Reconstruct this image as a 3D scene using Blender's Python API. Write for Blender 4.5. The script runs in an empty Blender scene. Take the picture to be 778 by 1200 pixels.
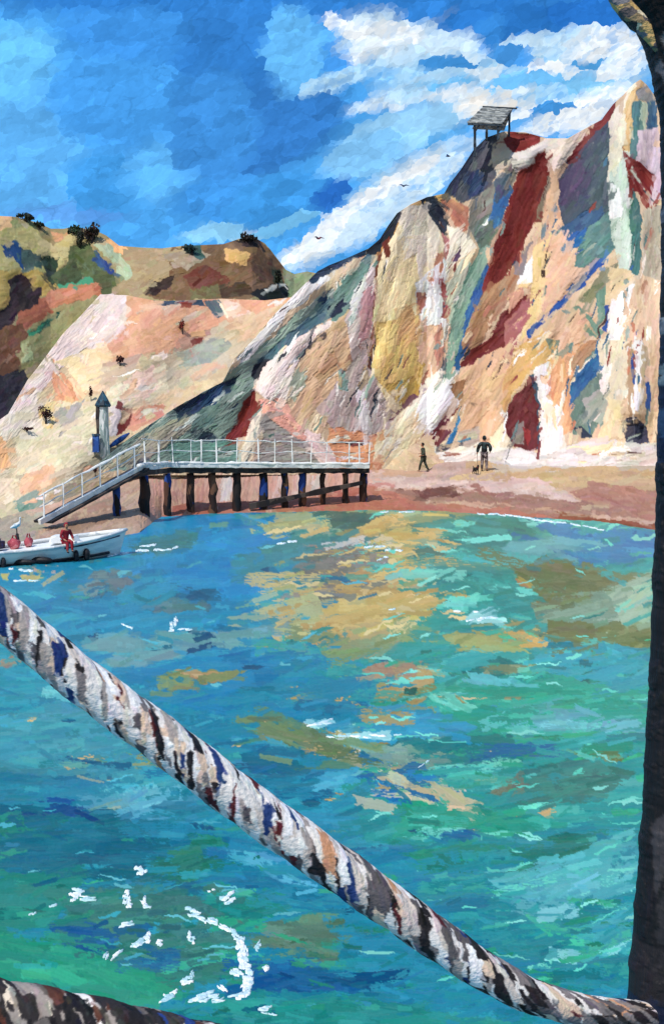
import bpy, bmesh, math, random
import numpy as np
from mathutils import Vector, Matrix, Euler

rng = np.random.default_rng(7)
random.seed(7)
SC = bpy.context.scene
COL = SC.collection
R = math.radians

# ------------------------------------------------------------------ camera
F = 1448.0            # focal length in pixels of a 1200 px high frame
HC = 3.6              # eye height above the water
PITCH = math.atan(104.0 / F)
CP, SP = math.cos(PITCH), math.sin(PITCH)

def tdir(px, py):
    """direction of a sight line, scaled so that its Y component is 1"""
    x = (np.asarray(px, float) - 389.0) / F
    y = (600.0 - np.asarray(py, float)) / F
    dy = CP + y * SP
    return x / dy, (-SP + y * CP) / dy

def at(px, py, Y):
    tx, tz = tdir(px, py)
    return Vector((float(tx * Y), float(Y), float(HC + tz * Y)))

def water_Y(py):
    return -HC / tdir(389, py)[1]

cam = bpy.data.cameras.new('camera')
cam.sensor_fit = 'VERTICAL'; cam.sensor_height = 24.0
cam.lens = 24.0 * F / 1200.0
cam.clip_start = 0.05; cam.clip_end = 5000
camo = bpy.data.objects.new('camera', cam); COL.objects.link(camo)
camo.location = (0, 0, HC); camo.rotation_euler = (math.pi / 2 - PITCH, 0, 0)
SC.camera = camo
SC.view_settings.view_transform = 'Standard'
SC.view_settings.look = 'None'
SC.view_settings.exposure = 0.0
SC.view_settings.gamma = 1.0
SC.view_settings.use_curve_mapping = False

def lin(c):
    c = np.asarray(c, float) / 255.0
    return np.where(c <= 0.04045, c / 12.92, ((c + 0.055) / 1.055) ** 2.4)

def lin4(c, gain=1.0):
    v = lin(c) / gain
    return (float(v[0]), float(v[1]), float(v[2]), 1.0)

# ------------------------------------------------------------------ object helpers
def tag(o, label=None, cat=None, group=None, kind=None):
    if label: o['label'] = label
    if cat: o['category'] = cat
    if group: o['group'] = group
    if kind: o['kind'] = kind
    return o

def empty(name, loc, rz=0.0):
    o = bpy.data.objects.new(name, None); COL.objects.link(o)
    o.empty_display_size = 0.2
    o.location = loc; o.rotation_euler = (0, 0, rz)
    return o

def link(name, me, mat=None, parent=None):
    o = bpy.data.objects.new(name, me); COL.objects.link(o)
    if mat is not None: me.materials.append(mat)
    if parent is not None: o.parent = parent
    return o

def obj(name, bm, mat=None, parent=None, smooth=False):
    bmesh.ops.recalc_face_normals(bm, faces=bm.faces[:])
    me = bpy.data.meshes.new(name); bm.to_mesh(me); bm.free()
    if smooth:
        me.polygons.foreach_set('use_smooth', [True] * len(me.polygons))
    return link(name, me, mat, parent)

def add_box(bm, c, s, rot=None, taper=1.0, jit=0.0):
    m = Matrix.Translation(c)
    if rot is not None: m = m @ rot
    vs = []
    for k in (-1, 1):
        f = taper if k > 0 else 1.0
        for i, j in ((-1, -1), (1, -1), (1, 1), (-1, 1)):
            p = Vector((i * s[0] / 2 * f, j * s[1] / 2 * f, k * s[2] / 2))
            if jit: p += Vector([random.uniform(-jit, jit) for _ in range(3)])
            vs.append(bm.verts.new(m @ p))
    for q in ((3, 2, 1, 0), (4, 5, 6, 7), (0, 1, 5, 4), (1, 2, 6, 5), (2, 3, 7, 6), (3, 0, 4, 7)):
        bm.faces.new([vs[i] for i in q])

def add_bar(bm, a, b, w, h=None, jit=0.0, seg=1):
    """rectangular bar from a to b, optionally knobbly"""
    a, b = Vector(a), Vector(b); h = h or w
    d = (b - a).normalized()
    up = Vector((0, 0, 1)) if abs(d.z) < 0.9 else Vector((0, 1, 0))
    s = d.cross(up).normalized(); u = s.cross(d)
    rings = []
    for k in range(seg + 1):
        p = a.lerp(b, k / seg)
        f = 1 + random.uniform(-jit, jit); g = 1 + random.uniform(-jit, jit)
        o = s * random.uniform(-jit, jit) * w * 0.4
        rings.append([bm.verts.new(p + o + s * (i * w / 2 * f) + u * (j * h / 2 * g)) for i, j in ((-1, -1), (1, -1), (1, 1), (-1, 1))])
    for r0, r1 in zip(rings, rings[1:]):
        for i in range(4):
            bm.faces.new((r0[i], r0[(i + 1) % 4], r1[(i + 1) % 4], r1[i]))
    bm.faces.new(rings[0][::-1]); bm.faces.new(rings[-1])

def add_tube(bm, pts, rad, n=10, jit=0.0, cap=True):
    pts = [Vector(p) for p in pts]
    rad = rad if hasattr(rad, '__len__') else [rad] * len(pts)
    rings = []; prev = None
    for i, p in enumerate(pts):
        d = (pts[min(i + 1, len(pts) - 1)] - pts[max(i - 1, 0)]).normalized()
        if prev is None:
            up = Vector((0, 0, 1)) if abs(d.z) < 0.9 else Vector((0, 1, 0))
            s = d.cross(up).normalized()
        else:
            s = (prev - d * prev.dot(d)).normalized()
        prev = s; u = d.cross(s)
        rings.append([bm.verts.new(p + (s * math.cos(t) + u * math.sin(t)) * rad[i] * (1 + random.uniform(-jit, jit)))
                      for t in [2 * math.pi * k / n for k in range(n)]])
    for r0, r1 in zip(rings, rings[1:]):
        for i in range(n):
            bm.faces.new((r0[i], r0[(i + 1) % n], r1[(i + 1) % n], r1[i]))
    if cap:
        bm.faces.new(rings[0][::-1]); bm.faces.new(rings[-1])

def copy_tree(o, parent=None):
    c = o.copy(); COL.objects.link(c)
    if parent is not None: c.parent = parent
    for ch in list(o.children):
        copy_tree(ch, c)
    return c

# ------------------------------------------------------------------ materials
def mat_attr(name, rough=0.8, spec=0.2, bump=0.0, bscale=40.0):
    """surface whose own colours are stored on the mesh; nodes add grain"""
    m = bpy.data.materials.new(name); m.use_nodes = True
    nt = m.node_tree; b = nt.nodes['Principled BSDF']
    a = nt.nodes.new('ShaderNodeAttribute'); a.attribute_name = 'Col'
    n = nt.nodes.new('ShaderNodeTexNoise'); n.inputs['Scale'].default_value = bscale; n.inputs['Detail'].default_value = 4
    mr = nt.nodes.new('ShaderNodeMapRange'); mr.inputs[1].default_value = 0.3; mr.inputs[2].default_value = 0.7
    mr.inputs[3].default_value = 0.9; mr.inputs[4].default_value = 1.1
    mx = nt.nodes.new('ShaderNodeMix'); mx.data_type = 'RGBA'; mx.blend_type = 'MULTIPLY'; mx.inputs[0].default_value = 1
    nt.links.new(n.outputs[0], mr.inputs[0]); nt.links.new(a.outputs['Color'], mx.inputs[6]); nt.links.new(mr.outputs[0], mx.inputs[7])
    nt.links.new(mx.outputs[2], b.inputs['Base Color'])
    b.inputs['Roughness'].default_value = rough; b.inputs['Specular IOR Level'].default_value = spec
    if bump:
        bp = nt.nodes.new('ShaderNodeBump'); bp.inputs['Strength'].default_value = bump; bp.inputs['Distance'].default_value = 0.02
        nt.links.new(n.outputs[0], bp.inputs['Height']); nt.links.new(bp.outputs[0], b.inputs['Normal'])
    return m

def mat_patchy(name, cols, scale=6.0, rough=0.7, stretch=(1, 1, 1), spec=0.25, bump=0.4, gain=1.0):
    """weathered paint: uneven cells that each take one of the listed colours"""
    m = bpy.data.materials.new(name); m.use_nodes = True
    nt = m.node_tree; b = nt.nodes['Principled BSDF']
    tc = nt.nodes.new('ShaderNodeTexCoord'); mp = nt.nodes.new('ShaderNodeMapping'); mp.inputs['Scale'].default_value = stretch
    nt.links.new(tc.outputs['Object'], mp.inputs[0])
    n0 = nt.nodes.new('ShaderNodeTexNoise'); n0.inputs['Scale'].default_value = scale * 1.7; n0.inputs['Detail'].default_value = 3
    va = nt.nodes.new('ShaderNodeMix'); va.data_type = 'RGBA'; va.blend_type = 'ADD'; va.inputs[0].default_value = 0.35 / scale * 2
    nt.links.new(mp.outputs[0], n0.inputs[0]); nt.links.new(mp.outputs[0], va.inputs[6]); nt.links.new(n0.outputs['Color'], va.inputs[7])
    v = nt.nodes.new('ShaderNodeTexVoronoi'); v.inputs['Scale'].default_value = scale
    nt.links.new(va.outputs[2], v.inputs['Vector'])
    sx = nt.nodes.new('ShaderNodeSeparateColor'); nt.links.new(v.outputs['Color'], sx.inputs[0])
    cr = nt.nodes.new('ShaderNodeValToRGB'); cr.color_ramp.interpolation = 'CONSTANT'
    e = cr.color_ramp.elements
    e[0].position = 0; e[0].color = lin4(cols[0], gain)
    e[1].position = 1 / len(cols); e[1].color = lin4(cols[1 % len(cols)], gain)
    for i in range(2, len(cols)):
        q = e.new(i / len(cols)); q.color = lin4(cols[i], gain)
    nt.links.new(sx.outputs[0], cr.inputs[0]); nt.links.new(cr.outputs[0], b.inputs['Base Color'])
    b.inputs['Roughness'].default_value = rough; b.inputs['Specular IOR Level'].default_value = spec
    bp = nt.nodes.new('ShaderNodeBump'); bp.inputs['Strength'].default_value = bump; bp.inputs['Distance'].default_value = 0.03
    nt.links.new(n0.outputs[0], bp.inputs['Height']); nt.links.new(bp.outputs[0], b.inputs['Normal'])
    return m

# ------------------------------------------------------------------ colour sheets: patches of coloured ground worked with broad strokes
def vnoise(h, w, sx, sy, seed, octaves=1):
    g = np.random.default_rng(seed); out = np.zeros((h, w)); amp = 1.0; tot = 0
    for _ in range(octaves):
        gh, gw = int(h / sy) + 3, int(w / sx) + 3
        a = g.uniform(-1, 1, (gh, gw))
        yy = np.arange(h) / sy; xx = np.arange(w) / sx
        y0 = yy.astype(int); x0 = xx.astype(int)
        fy = yy - y0; fx = xx - x0
        fy = fy * fy * (3 - 2 * fy); fx = fx * fx * (3 - 2 * fx)
        a00 = a[np.ix_(y0, x0)]; a01 = a[np.ix_(y0, x0 + 1)]; a10 = a[np.ix_(y0 + 1, x0)]; a11 = a[np.ix_(y0 + 1, x0 + 1)]
        t = a00 * (1 - fx) + a01 * fx; b = a10 * (1 - fx) + a11 * fx
        out += amp * (t * (1 - fy)[:, None] + b * fy[:, None]); tot += amp
        amp *= 0.5; sx = max(sx / 2, 1.01); sy = max(sy / 2, 1.01)
    return out / tot

def blur(a, s):
    k = np.exp(-0.5 * (np.arange(-int(3 * s), int(3 * s) + 1) / s) ** 2); k /= k.sum()
    r = len(k) // 2
    p = np.pad(a, ((r, r), (0, 0)), mode='edge'); a = sum(k[i] * p[i:i + a.shape[0]] for i in range(len(k)))
    p = np.pad(a, ((0, 0), (r, r)), mode='edge'); return sum(k[i] * p[:, i:i + a.shape[1]] for i in range(len(k)))

class Sheet:
    def __init__(s, x0, y0, x1, y1, base, angle, seed, warp=3.0):
        s.x0, s.y0 = x0, y0; s.w, s.h = x1 - x0, y1 - y0
        s.col = np.empty((s.h, s.w, 3)); s.col[:] = base
        s.ang = np.full((s.h, s.w), float(angle)); s.hg = np.zeros((s.h, s.w)); s.seed = seed
        yy, xx = np.mgrid[0:s.h, 0:s.w].astype(float)
        s.X = xx + x0 + vnoise(s.h, s.w, 10, 10, seed + 1, 3) * warp * 1.15
        s.Y = yy + y0 + vnoise(s.h, s.w, 10, 10, seed + 2, 3) * warp * 1.15
    def patch(s, pts, c, ang=None):
        pts = np.array(pts, float)
        xa, ya = np.maximum(pts.min(0) - 10 - (s.x0, s.y0), 0).astype(int)
        xb, yb = np.minimum(pts.max(0) + 10 - (s.x0, s.y0), (s.w, s.h)).astype(int)
        if xb <= xa or yb <= ya: return
        X = s.X[ya:yb, xa:xb]; Y = s.Y[ya:yb, xa:xb]; ins = np.zeros(X.shape, bool)
        for i in range(len(pts)):
            (ax, ay), (bx, by) = pts[i], pts[i - 1]
            if ay == by: continue
            ins ^= ((ay > Y) != (by > Y)) & (X < (bx - ax) * (Y - ay) / (by - ay) + ax)
        s.col[ya:yb, xa:xb][ins] = c
        if ang is not None: s.ang[ya:yb, xa:xb][ins] = ang
    def strokes(s, n, L, W, jit=9, ajit=16, bleed=0.22, seed=0, alpha=0.92, scatter=0.0, pscat=0.0):
        g = np.random.default_rng(s.seed * 31 + seed)
        tex = vnoise(256, 256, 5, 5, s.seed + 77 + seed, 3)
        src = s.col.copy() if not hasattr(s, 'src') else s.src
        s.src = src
        H, Wd = s.h, s.w
        cx = g.uniform(0, Wd, n); cy = g.uniform(0, H, n)
        for i in range(n):
            x, y = cx[i], cy[i]; xi, yi = int(x), int(y)
            c = src[yi, xi]; far = g.random() < pscat
            if far:
                c = src[int(np.clip(yi + g.normal(0, scatter * 0.5), 0, H - 1)), int(np.clip(xi + g.normal(0, scatter), 0, Wd - 1))]
            c = c + g.normal(0, jit) + g.normal(0, jit * 0.45, 3)
            l = g.uniform(*L) / 2; w = g.uniform(*W) / 2
            a = math.radians(s.ang[yi, xi] + g.normal(0, ajit))
            ca, sa = math.cos(a), -math.sin(a)
            ex = int(abs(ca) * l + abs(sa) * w) + 3; ey = int(abs(sa) * l + abs(ca) * w) + 3
            xa, xb = max(xi - ex, 0), min(xi + ex + 1, Wd); ya, yb = max(yi - ey, 0), min(yi + ey + 1, H)
            dx = np.arange(xa, xb) - x; dy = (np.arange(ya, yb) - y)[:, None]
            u = dx * ca + dy * sa; v = -dx * sa + dy * ca
            ou, ov = g.integers(0, 190, 2)
            hh, ww = u.shape
            t = tex[ov:ov + hh, ou:ou + ww] if hh <= 66 and ww <= 66 else np.resize(tex, (hh, ww))
            # bristle streaks along the stroke
            st = np.sin(v * g.uniform(1.2, 2.6) + g.uniform(0, 6)) * 0.5 + np.sin(v * g.uniform(3, 4.4) + g.uniform(0, 6)) * 0.3
            m = (np.abs(u) < l * (1 + 0.35 * t + 0.12 * st)) & (np.abs(v) < w * (1 + 0.45 * t))
            if not far and g.random() > bleed:
                d = np.abs(src[ya:yb, xa:xb] - src[yi, xi]).sum(2)
                m &= d < 36
            dry = g.random() < 0.35
            if dry: m &= (t + 0.25 * st) > -0.12
            if not m.any(): continue
            al = alpha * g.uniform(0.6, 1.0)
            cc = s.col[ya:yb, xa:xb]
            new = cc * (1 - al) + (c + (st * jit * 0.5)[..., None]) * al
            cc[m] = new[m]
            hq = s.hg[ya:yb, xa:xb]
            e = np.maximum(np.exp(-((np.abs(v) - w * 0.85) / 1.3) ** 2), 0.9 * np.exp(-((u - l * 0.88) / 1.4) ** 2))
            hn = hq * 0.45 + g.uniform(0.25, 0.7) + 0.55 * e + 0.12 * st + 0.3 * t
            hq[m] = hn[m]
    def dabs(s, n, box, pal, L, W, seed, ajit=10, keep=None):
        """separate thin strokes of other colours, slanted like the ground around them"""
        g = np.random.default_rng(seed)
        for _ in range(n):
            x = g.uniform(box[0], box[2]); y = g.uniform(box[1], box[3]); l = g.uniform(*L); w = g.uniform(*W)
            xi = int(np.clip(x - s.x0, 0, s.w - 1)); yi = int(np.clip(y - s.y0, 0, s.h - 1))
            if keep is not None and not keep(s.col[yi, xi]): continue
            a = math.radians(s.ang[yi, xi] + g.normal(0, ajit)); ca, sa = math.cos(a), -math.sin(a)
            pts = [(-.5, -.2), (-.25, -.5), (.3, -.42), (.5, .05), (.2, .5), (-.3, .4)]
            c = np.array(pal[g.integers(len(pal))], float) * g.uniform(.92, 1.06)
            q = [(x + u * l * ca - v * w * sa, y + u * l * sa + v * w * ca) for u, v in ((u * g.uniform(.8, 1.2), v * g.uniform(.6, 1.3)) for u, v in pts)]
            s.patch(q, c)
    def finish(s, speck=5):
        s.col += vnoise(s.h, s.w, 2.2, 2.2, s.seed + 5, 2)[..., None] * speck
        s.col = np.clip(s.col, 3, 250)
        s.hg += 0.10 * vnoise(s.h, s.w, 3, 3, s.seed + 9, 2)
        s.hg -= s.hg.mean()
    def at(s, px, py, arr):
        """bilinear look-up, mirrored outside the sheet"""
        x = np.abs(np.asarray(px, float) - s.x0); y = np.abs(np.asarray(py, float) - s.y0)
        x = np.where(x > s.w - 1, 2 * (s.w - 1) - x, x); y = np.where(y > s.h - 1, 2 * (s.h - 1) - y, y)
        x = np.clip(np.abs(x), 0, s.w - 1.001); y = np.clip(np.abs(y), 0, s.h - 1.001)
        x0 = x.astype(int); y0 = y.astype(int); fx = x - x0; fy = y - y0
        if arr.ndim == 3: fx = fx[..., None]; fy = fy[..., None]
        return ((arr[y0, x0] * (1 - fx) + arr[y0, x0 + 1] * fx) * (1 - fy) + (arr[y0 + 1, x0] * (1 - fx) + arr[y0 + 1, x0 + 1] * fx) * fy)

def grid_obj(name, V, C, mat, closed=False, parent=None):
    """V: rows x cols x 3 positions, C: same of linear colours -> one connected surface"""
    r, c = V.shape[:2]
    me = bpy.data.meshes.new(name)
    idx = np.arange(r * c).reshape(r, c)
    if closed: idx = np.concatenate([idx, idx[:, :1]], 1)
    q = np.stack([idx[:-1, :-1], idx[1:, :-1], idx[1:, 1:], idx[:-1, 1:]], -1).reshape(-1, 4)
    me.vertices.add(r * c); me.vertices.foreach_set('co', V.astype(np.float32).ravel())
    nq = len(q)
    me.loops.add(nq * 4); me.polygons.add(nq)
    me.loops.foreach_set('vertex_index', q.astype(np.int32).ravel())
    me.polygons.foreach_set('loop_start', np.arange(nq, dtype=np.int32) * 4)
    me.polygons.foreach_set('loop_total', np.full(nq, 4, np.int32))
    me.update(calc_edges=True)
    me.polygons.foreach_set('use_smooth', np.ones(nq, bool))
    at_ = me.attributes.new('Col', 'FLOAT_COLOR', 'POINT')
    rgba = np.ones((r * c, 4), np.float32); rgba[:, :3] = C.reshape(-1, 3)
    at_.data.foreach_set('color', rgba.ravel())
    me.update()
    return link(name, me, mat, parent)
# ------------------------------------------------------------------ outlines (frame pixels) and distances (metres)
def ip(px, tab):
    t = np.array(tab, float); return np.interp(px, t[:, 0], t[:, 1])

HILL_TOP = [(-500,262),(-60,248),(0,253),(18,254),(30,257),(45,261),(60,268),(75,268),(85,266),(110,269),(125,276),(140,288),(165,290),(190,291),(215,288),(240,287),(262,286),(280,280),(296,277),(305,282),(315,290),(325,303),(335,316),(345,321),(360,318),(420,330),(520,345),(900,330)]
SLOPE_TOP = [(-500,540),(-100,520),(0,492),(10,485),(33,445),(45,430),(60,410),(75,390),(95,370),(118,345),(150,346),(180,352),(200,353),(260,350),(310,352),(345,348),(380,350),(450,420),(520,480)]
SLOPE_BOT = [(-500,634),(0,608),(165,558),(430,548),(560,548)]
SLOPE_Y   = [(-500,42),(0,45.5),(165,52),(300,56.5),(430,60.5),(560,64)]
CLIFF_TOP = [(115,543),(150,515),(205,478),(262,447),(275,420),(300,395),(320,370),(345,345),(362,328),(372,318),(385,311),(405,303),(432,291),(445,280),(455,264),(465,250),(480,240),(500,231),(520,227),(527,215),(540,198),(555,175),(570,161),(590,154),(615,155),(640,162),(665,162),(690,148),(705,140),(718,122),(730,111),(742,98),(750,93),(757,99),(765,110),(800,80),(860,70),(940,95),(1050,60),(1250,80)]
CLIFF_BOT = [(115,552),(165,549),(430,548),(500,547),(512,540),(575,538),(600,545),(768,545),(1250,560)]
CLIFF_Y   = [(115,49.8),(165,51.6),(300,55.8),(430,59.6),(500,63.5),(565,64.5),(768,62),(1250,54)]
WATERLINE = [(-500,690),(0,637),(100,631),(165,622),(190,606),(250,602),(430,599),(520,598),(640,606),(768,622),(1250,700)]

def beach_top(px):
    a = ip(px, SLOPE_BOT); b = ip(px, CLIFF_BOT)
    return np.where(np.asarray(px) < 430, a, b)
def beach_top_Y(px):
    a = ip(px, SLOPE_Y); b = ip(px, CLIFF_Y)
    t = np.clip((np.asarray(px, float) - 400) / 60, 0, 1)
    return a * (1 - t) + (b + 0.3) * t
def beach_Y(px, py):
    """distance of the beach at a pixel (flat cross-section from waterline to cliff foot)"""
    w = ip(px, WATERLINE); t = beach_top(px); f = (np.asarray(py) - t) / (w - t)
    iw = 1 / water_Y(w); it = 1 / beach_top_Y(px)
    return 1 / (it * (1 - f) + iw * f)

G_LAND = 1.00   # how bright a white surface renders here; colours below are divided by it

def relief(sh, amp, s=7):
    l = blur(sh.src.mean(2) / 255.0, s); return (l - l.mean()) * amp

# ---------------- hill
hs = Sheet(0, 245, 400, 515, (150,135,98), 20, 11, warp=4.6)
P = hs.patch
P([(-5,250),(15,250),(18,268),(-5,272)], (226,180,132), 10)
P([(16,258),(40,262),(42,285),(14,280)], (150,152,105), 0)
P([(-5,270),(40,265),(60,290),(88,275),(85,300),(65,318),(40,320),(-5,320)], (172,162,108), 10)
P([(40,270),(62,290),(88,272),(86,300),(66,312),(46,296)], (190,176,126), 0)
P([(-5,315),(50,318),(70,335),(50,345),(20,350),(12,365),(-5,368)], (178,152,88), 30)
P([(3,288),(15,283),(28,290),(27,316),(15,302)], (42,74,132), -60)
P([(25,290),(48,297),(50,315),(28,314)], (70,86,86), -10)
P([(48,300),(70,301),(64,330),(60,335),(55,318)], (46,56,48), -40)
P([(58,270),(85,276),(66,285)], (202,150,112), -10)
P([(85,290),(105,283),(135,325),(140,338),(120,344),(90,340),(65,335),(62,320),(80,310)], (86,94,64), 10)
P([(65,325),(92,306),(95,330),(70,335)], (62,72,50), 20)
P([(108,290),(115,291),(136,318),(128,321)], (46,72,138), -50)
P([(110,284),(125,281),(150,308),(156,320),(145,331),(138,325),(138,312)], (166,180,150), -45)
P([(64,333),(112,326),(112,332),(75,340)], (70,142,122), 8)
P([(120,275),(157,295),(152,300),(135,298)], (228,172,122), -20)
P([(142,292),(202,292),(206,330),(180,345),(125,344),(150,328),(158,315)], (158,138,108), 15)
P([(55,340),(118,330),(118,346),(60,360),(50,355)], (188,126,96), 20)
P([(35,352),(55,345),(62,365),(30,388),(12,392)], (150,90,70), 35)
P([(8,330),(25,322),(48,338),(46,355),(20,372),(10,388),(-5,398),(-5,372),(12,355)], (55,44,46), 40)
P([(-5,385),(30,380),(36,400),(20,415),(28,432),(5,442),(-5,442)], (112,76,56), 40)
P([(25,402),(60,370),(110,345),(119,348),(90,380),(60,412),(40,432),(28,432)], (138,132,92), 38)
P([(35,391),(70,363),(68,371),(45,392)], (38,72,62), 38)
P([(33,393),(52,381),(48,389),(36,395)], (56,132,112), 38)
P([(25,405),(36,397),(38,422),(27,426)], (168,172,124), 60)
P([(-5,440),(34,430),(30,458),(10,490),(-5,498)], (52,48,54), 45)
P([(202,290),(262,286),(296,276),(315,290),(332,312),(336,338),(320,347),(290,352),(240,350),(200,353),(178,350),(170,341),(200,325)], (112,86,64), 15)
P([(200,292),(232,289),(247,300),(228,312),(205,315)], (152,138,118), 5)
P([(215,287),(235,286),(242,303),(230,304)], (60,86,88), -20)
P([(260,291),(276,289),(292,298),(290,314),(280,309),(263,303)], (202,162,106), 0)
P([(213,323),(240,311),(272,325),(264,340),(225,336)], (102,60,48), 20)
P([(170,341),(195,324),(207,321),(202,332),(180,347)], (58,46,42), 30)
P([(262,286),(290,276),(302,279),(310,292),(290,288)], (44,40,40), 20)
P([(300,285),(322,308),(320,330),(300,332),(296,305)], (92,70,54), -50)
P([(318,314),(330,318),(336,336),(322,336)], (52,60,48), -60)
P([(222,338),(256,334),(258,349),(225,350)], (104,98,68), 5)
P([(256,336),(285,330),(300,345),(262,350)], (74,58,46), 10)
P([(293,344),(315,335),(340,333),(346,346),(310,354)], (38,40,42), 10)
P([(308,339),(336,333),(336,337),(312,342)], (216,210,200), 8)
P([(335,318),(362,318),(372,330),(350,350),(338,348)], (122,132,102), 30)
hs.strokes(1600, (10, 26), (4, 9), 8, 18); hs.strokes(1500, (7, 17), (3, 6), 9, 20, seed=1); hs.finish()

# ---------------- sand slope
ss = Sheet(0, 335, 460, 640, (214,188,152), 25, 22)
P = ss.patch
P([(-5,500),(33,440),(118,340),(152,342),(146,385),(125,405),(100,410),(60,442),(40,478),(10,505),(-5,510)], (241,216,206), 40)
P([(148,345),(200,350),(260,347),(345,344),(330,362),(300,378),(240,402),(180,412),(150,422),(124,410),(145,388)], (222,166,132), 25)
P([(205,356),(225,356),(225,385),(208,395)], (215,160,128), 30)
P([(255,350),(272,350),(300,368),(280,380),(262,372)], (234,205,180), 20)
P([(180,352),(238,350),(242,357),(185,358)], (66,84,110), 3)
P([(240,352),(256,350),(262,368),(254,374)], (88,102,120), -50)
P([(65,422),(125,404),(132,430),(115,452),(100,462),(80,432)], (242,212,168), 15)
P([(55,414),(62,418),(74,438),(102,462),(90,470),(66,470),(60,442)], (228,162,122), -55)
P([(120,425),(150,418),(168,414),(150,436),(125,452)], (196,166,142), 25)
P([(160,437),(262,378),(330,372),(300,402),(280,432),(220,452),(150,472)], (194,178,152), 25)
P([(262,378),(335,355),(310,390),(280,402)], (216,184,150), 30)
P([(214,410),(262,394),(274,405),(246,426),(216,432)], (150,156,142), 20)
P([(210,395),(250,385),(240,402),(214,408)], (176,140,120), 25)
P([(124,458),(195,425),(198,460),(150,478),(124,482)], (226,212,178), 25)
P([(150,442),(180,428),(188,455),(160,472)], (236,196,178), 30)
P([(18,505),(65,472),(116,470),(120,532),(90,562),(60,582),(20,562)], (222,206,172), 25)
P([(-5,500),(40,470),(62,470),(45,502),(-5,522)], (236,221,197), 35)
P([(45,480),(65,468),(62,502),(50,502)], (226,192,134), 50)
P([(60,482),(102,468),(86,492),(70,512)], (178,168,158), 45)
P([(-5,505),(8,520),(13,546),(-5,552)], (237,182,132), 60)
P([(-5,550),(40,560),(112,540),(100,582),(50,604),(-5,624)], (196,182,152), 25)
P([(25,562),(55,545),(66,560),(40,592),(20,592)], (222,177,142), 40)
P([(-5,562),(22,560),(25,585),(-5,592)], (222,202,170), 30)
P([(20,590),(42,588),(46,604),(25,610)], (110,142,138), 30)
P([(205,356),(222,352),(220,358)], (120,50,40))
P([(224,398),(240,396),(238,402),(226,404)], (112,50,42), 5)
P([(140,482),(156,476),(156,484),(148,507),(136,512)], (110,44,40), 70)
P([(154,480),(192,472),(190,490),(150,506)], (206,142,122), 20)
P([(128,470),(144,480),(136,512),(128,512)], (236,217,208), 75)
P([(112,534),(160,510),(240,500),(242,548),(165,548),(60,612),(35,608)], (166,152,128), 25)
ss.dabs(70, (0, 350, 440, 600), [(240,222,206),(232,206,176),(226,178,146),(206,188,158)], (14, 40), (3, 8), 511)
ss.dabs(40, (0, 350, 440, 600), [(246,232,220),(244,224,196),(234,190,160)], (16, 50), (2, 5), 512)
ss.strokes(2600, (14, 34), (5, 12), 9, 14, scatter=16, pscat=.12); ss.strokes(1500, (8, 20), (3, 7), 10, 18, seed=1, scatter=10, pscat=.12); ss.finish()

# ---------------- cliff: dark blues put gully shade into the sand and clay colour
cs = Sheet(100, 85, 800, 562, (207,180,150), 65, 33)
P = cs.patch
P([(105,552),(150,512),(205,475),(262,444),(300,408),(332,388),(302,440),(292,470),(277,508),(240,522),(170,552)], (120,140,136), 35)
P([(120,548),(160,515),(245,470),(228,500),(190,525),(160,548)], (158,154,134), 35)
P([(203,480),(262,447),(282,438),(272,456),(240,476),(215,487)], (34,50,66), 30)
P([(235,462),(264,449),(257,470),(240,488)], (34,60,104), 45)
P([(232,480),(260,472),(250,495),(222,505)], (96,122,122), 45)
P([(293,437),(325,393),(333,393),(318,422),(300,452)], (34,40,50), 52)
P([(224,514),(238,504),(254,512),(246,519)], (24,34,50), 20)
P([(196,520),(278,514),(278,552),(202,552)], (94,130,132), 10)
P([(302,452),(299,490),(287,512),(263,515),(280,490),(284,472)], (112,38,34), 60)
P([(266,430),(290,405),(300,393),(345,343),(376,318),(402,303),(388,325),(345,362),(320,387),(292,422)], (226,220,216), 45)
P([(290,427),(330,385),(350,365),(402,328),(428,308),(424,332),(382,357),(346,387),(312,417)], (152,172,172), 42)
P([(308,420),(345,385),(390,345),(430,298),(442,293),(424,342),(386,372),(350,397),(320,422)], (80,106,132), 45)
P([(393,332),(438,296),(432,320),(406,367),(388,378)], (112,142,148), 50)
P([(384,360),(402,346),(400,366),(388,372)], (34,44,66), 45)
P([(372,352),(386,340),(384,350),(374,362)], (46,66,104), 50)
P([(384,305),(433,290),(432,298),(390,313)], (182,96,70), 15)
P([(358,324),(405,299),(432,286),(435,295),(404,309),(366,332)], (44,60,88), 20)
P([(316,422),(350,397),(386,374),(394,376),(362,402),(346,432),(336,467),(315,472),(300,457),(305,440)], (236,216,209), 55)
P([(303,467),(332,465),(346,490),(367,517),(345,517),(308,492)], (226,166,146), -35)
P([(303,497),(312,486),(346,512),(377,530),(394,552),(298,552),(297,522)], (151,143,137), 5)
P([(297,490),(306,478),(304,510),(292,552),(279,552),(286,515)], (226,212,192), 70)
P([(355,505),(376,508),(410,552),(385,552),(360,524)], (231,206,197), -40)
P([(336,452),(355,433),(362,460),(345,472)], (166,172,152), 60)
P([(350,420),(386,380),(422,358),(427,400),(402,440),(386,480),(360,492),(342,476),(360,450)], (207,172,138), 50)
P([(366,440),(392,410),(400,430),(380,455)], (190,152,116), 40)
P([(370,480),(410,430),(440,418),(446,450),(464,482),(456,502),(420,514),(390,502)], (187,168,163), 70)
P([(416,455),(426,450),(436,500),(424,505)], (212,204,204), 80)
P([(385,500),(420,507),(442,510),(440,552),(400,552),(386,522)], (216,152,112), 10)
P([(404,367),(439,308),(445,298),(442,360),(437,400),(430,432),(414,442),(409,402)], (192,172,167), 65)
P([(424,342),(440,333),(437,390),(420,404)], (192,140,142), 75)
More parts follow.
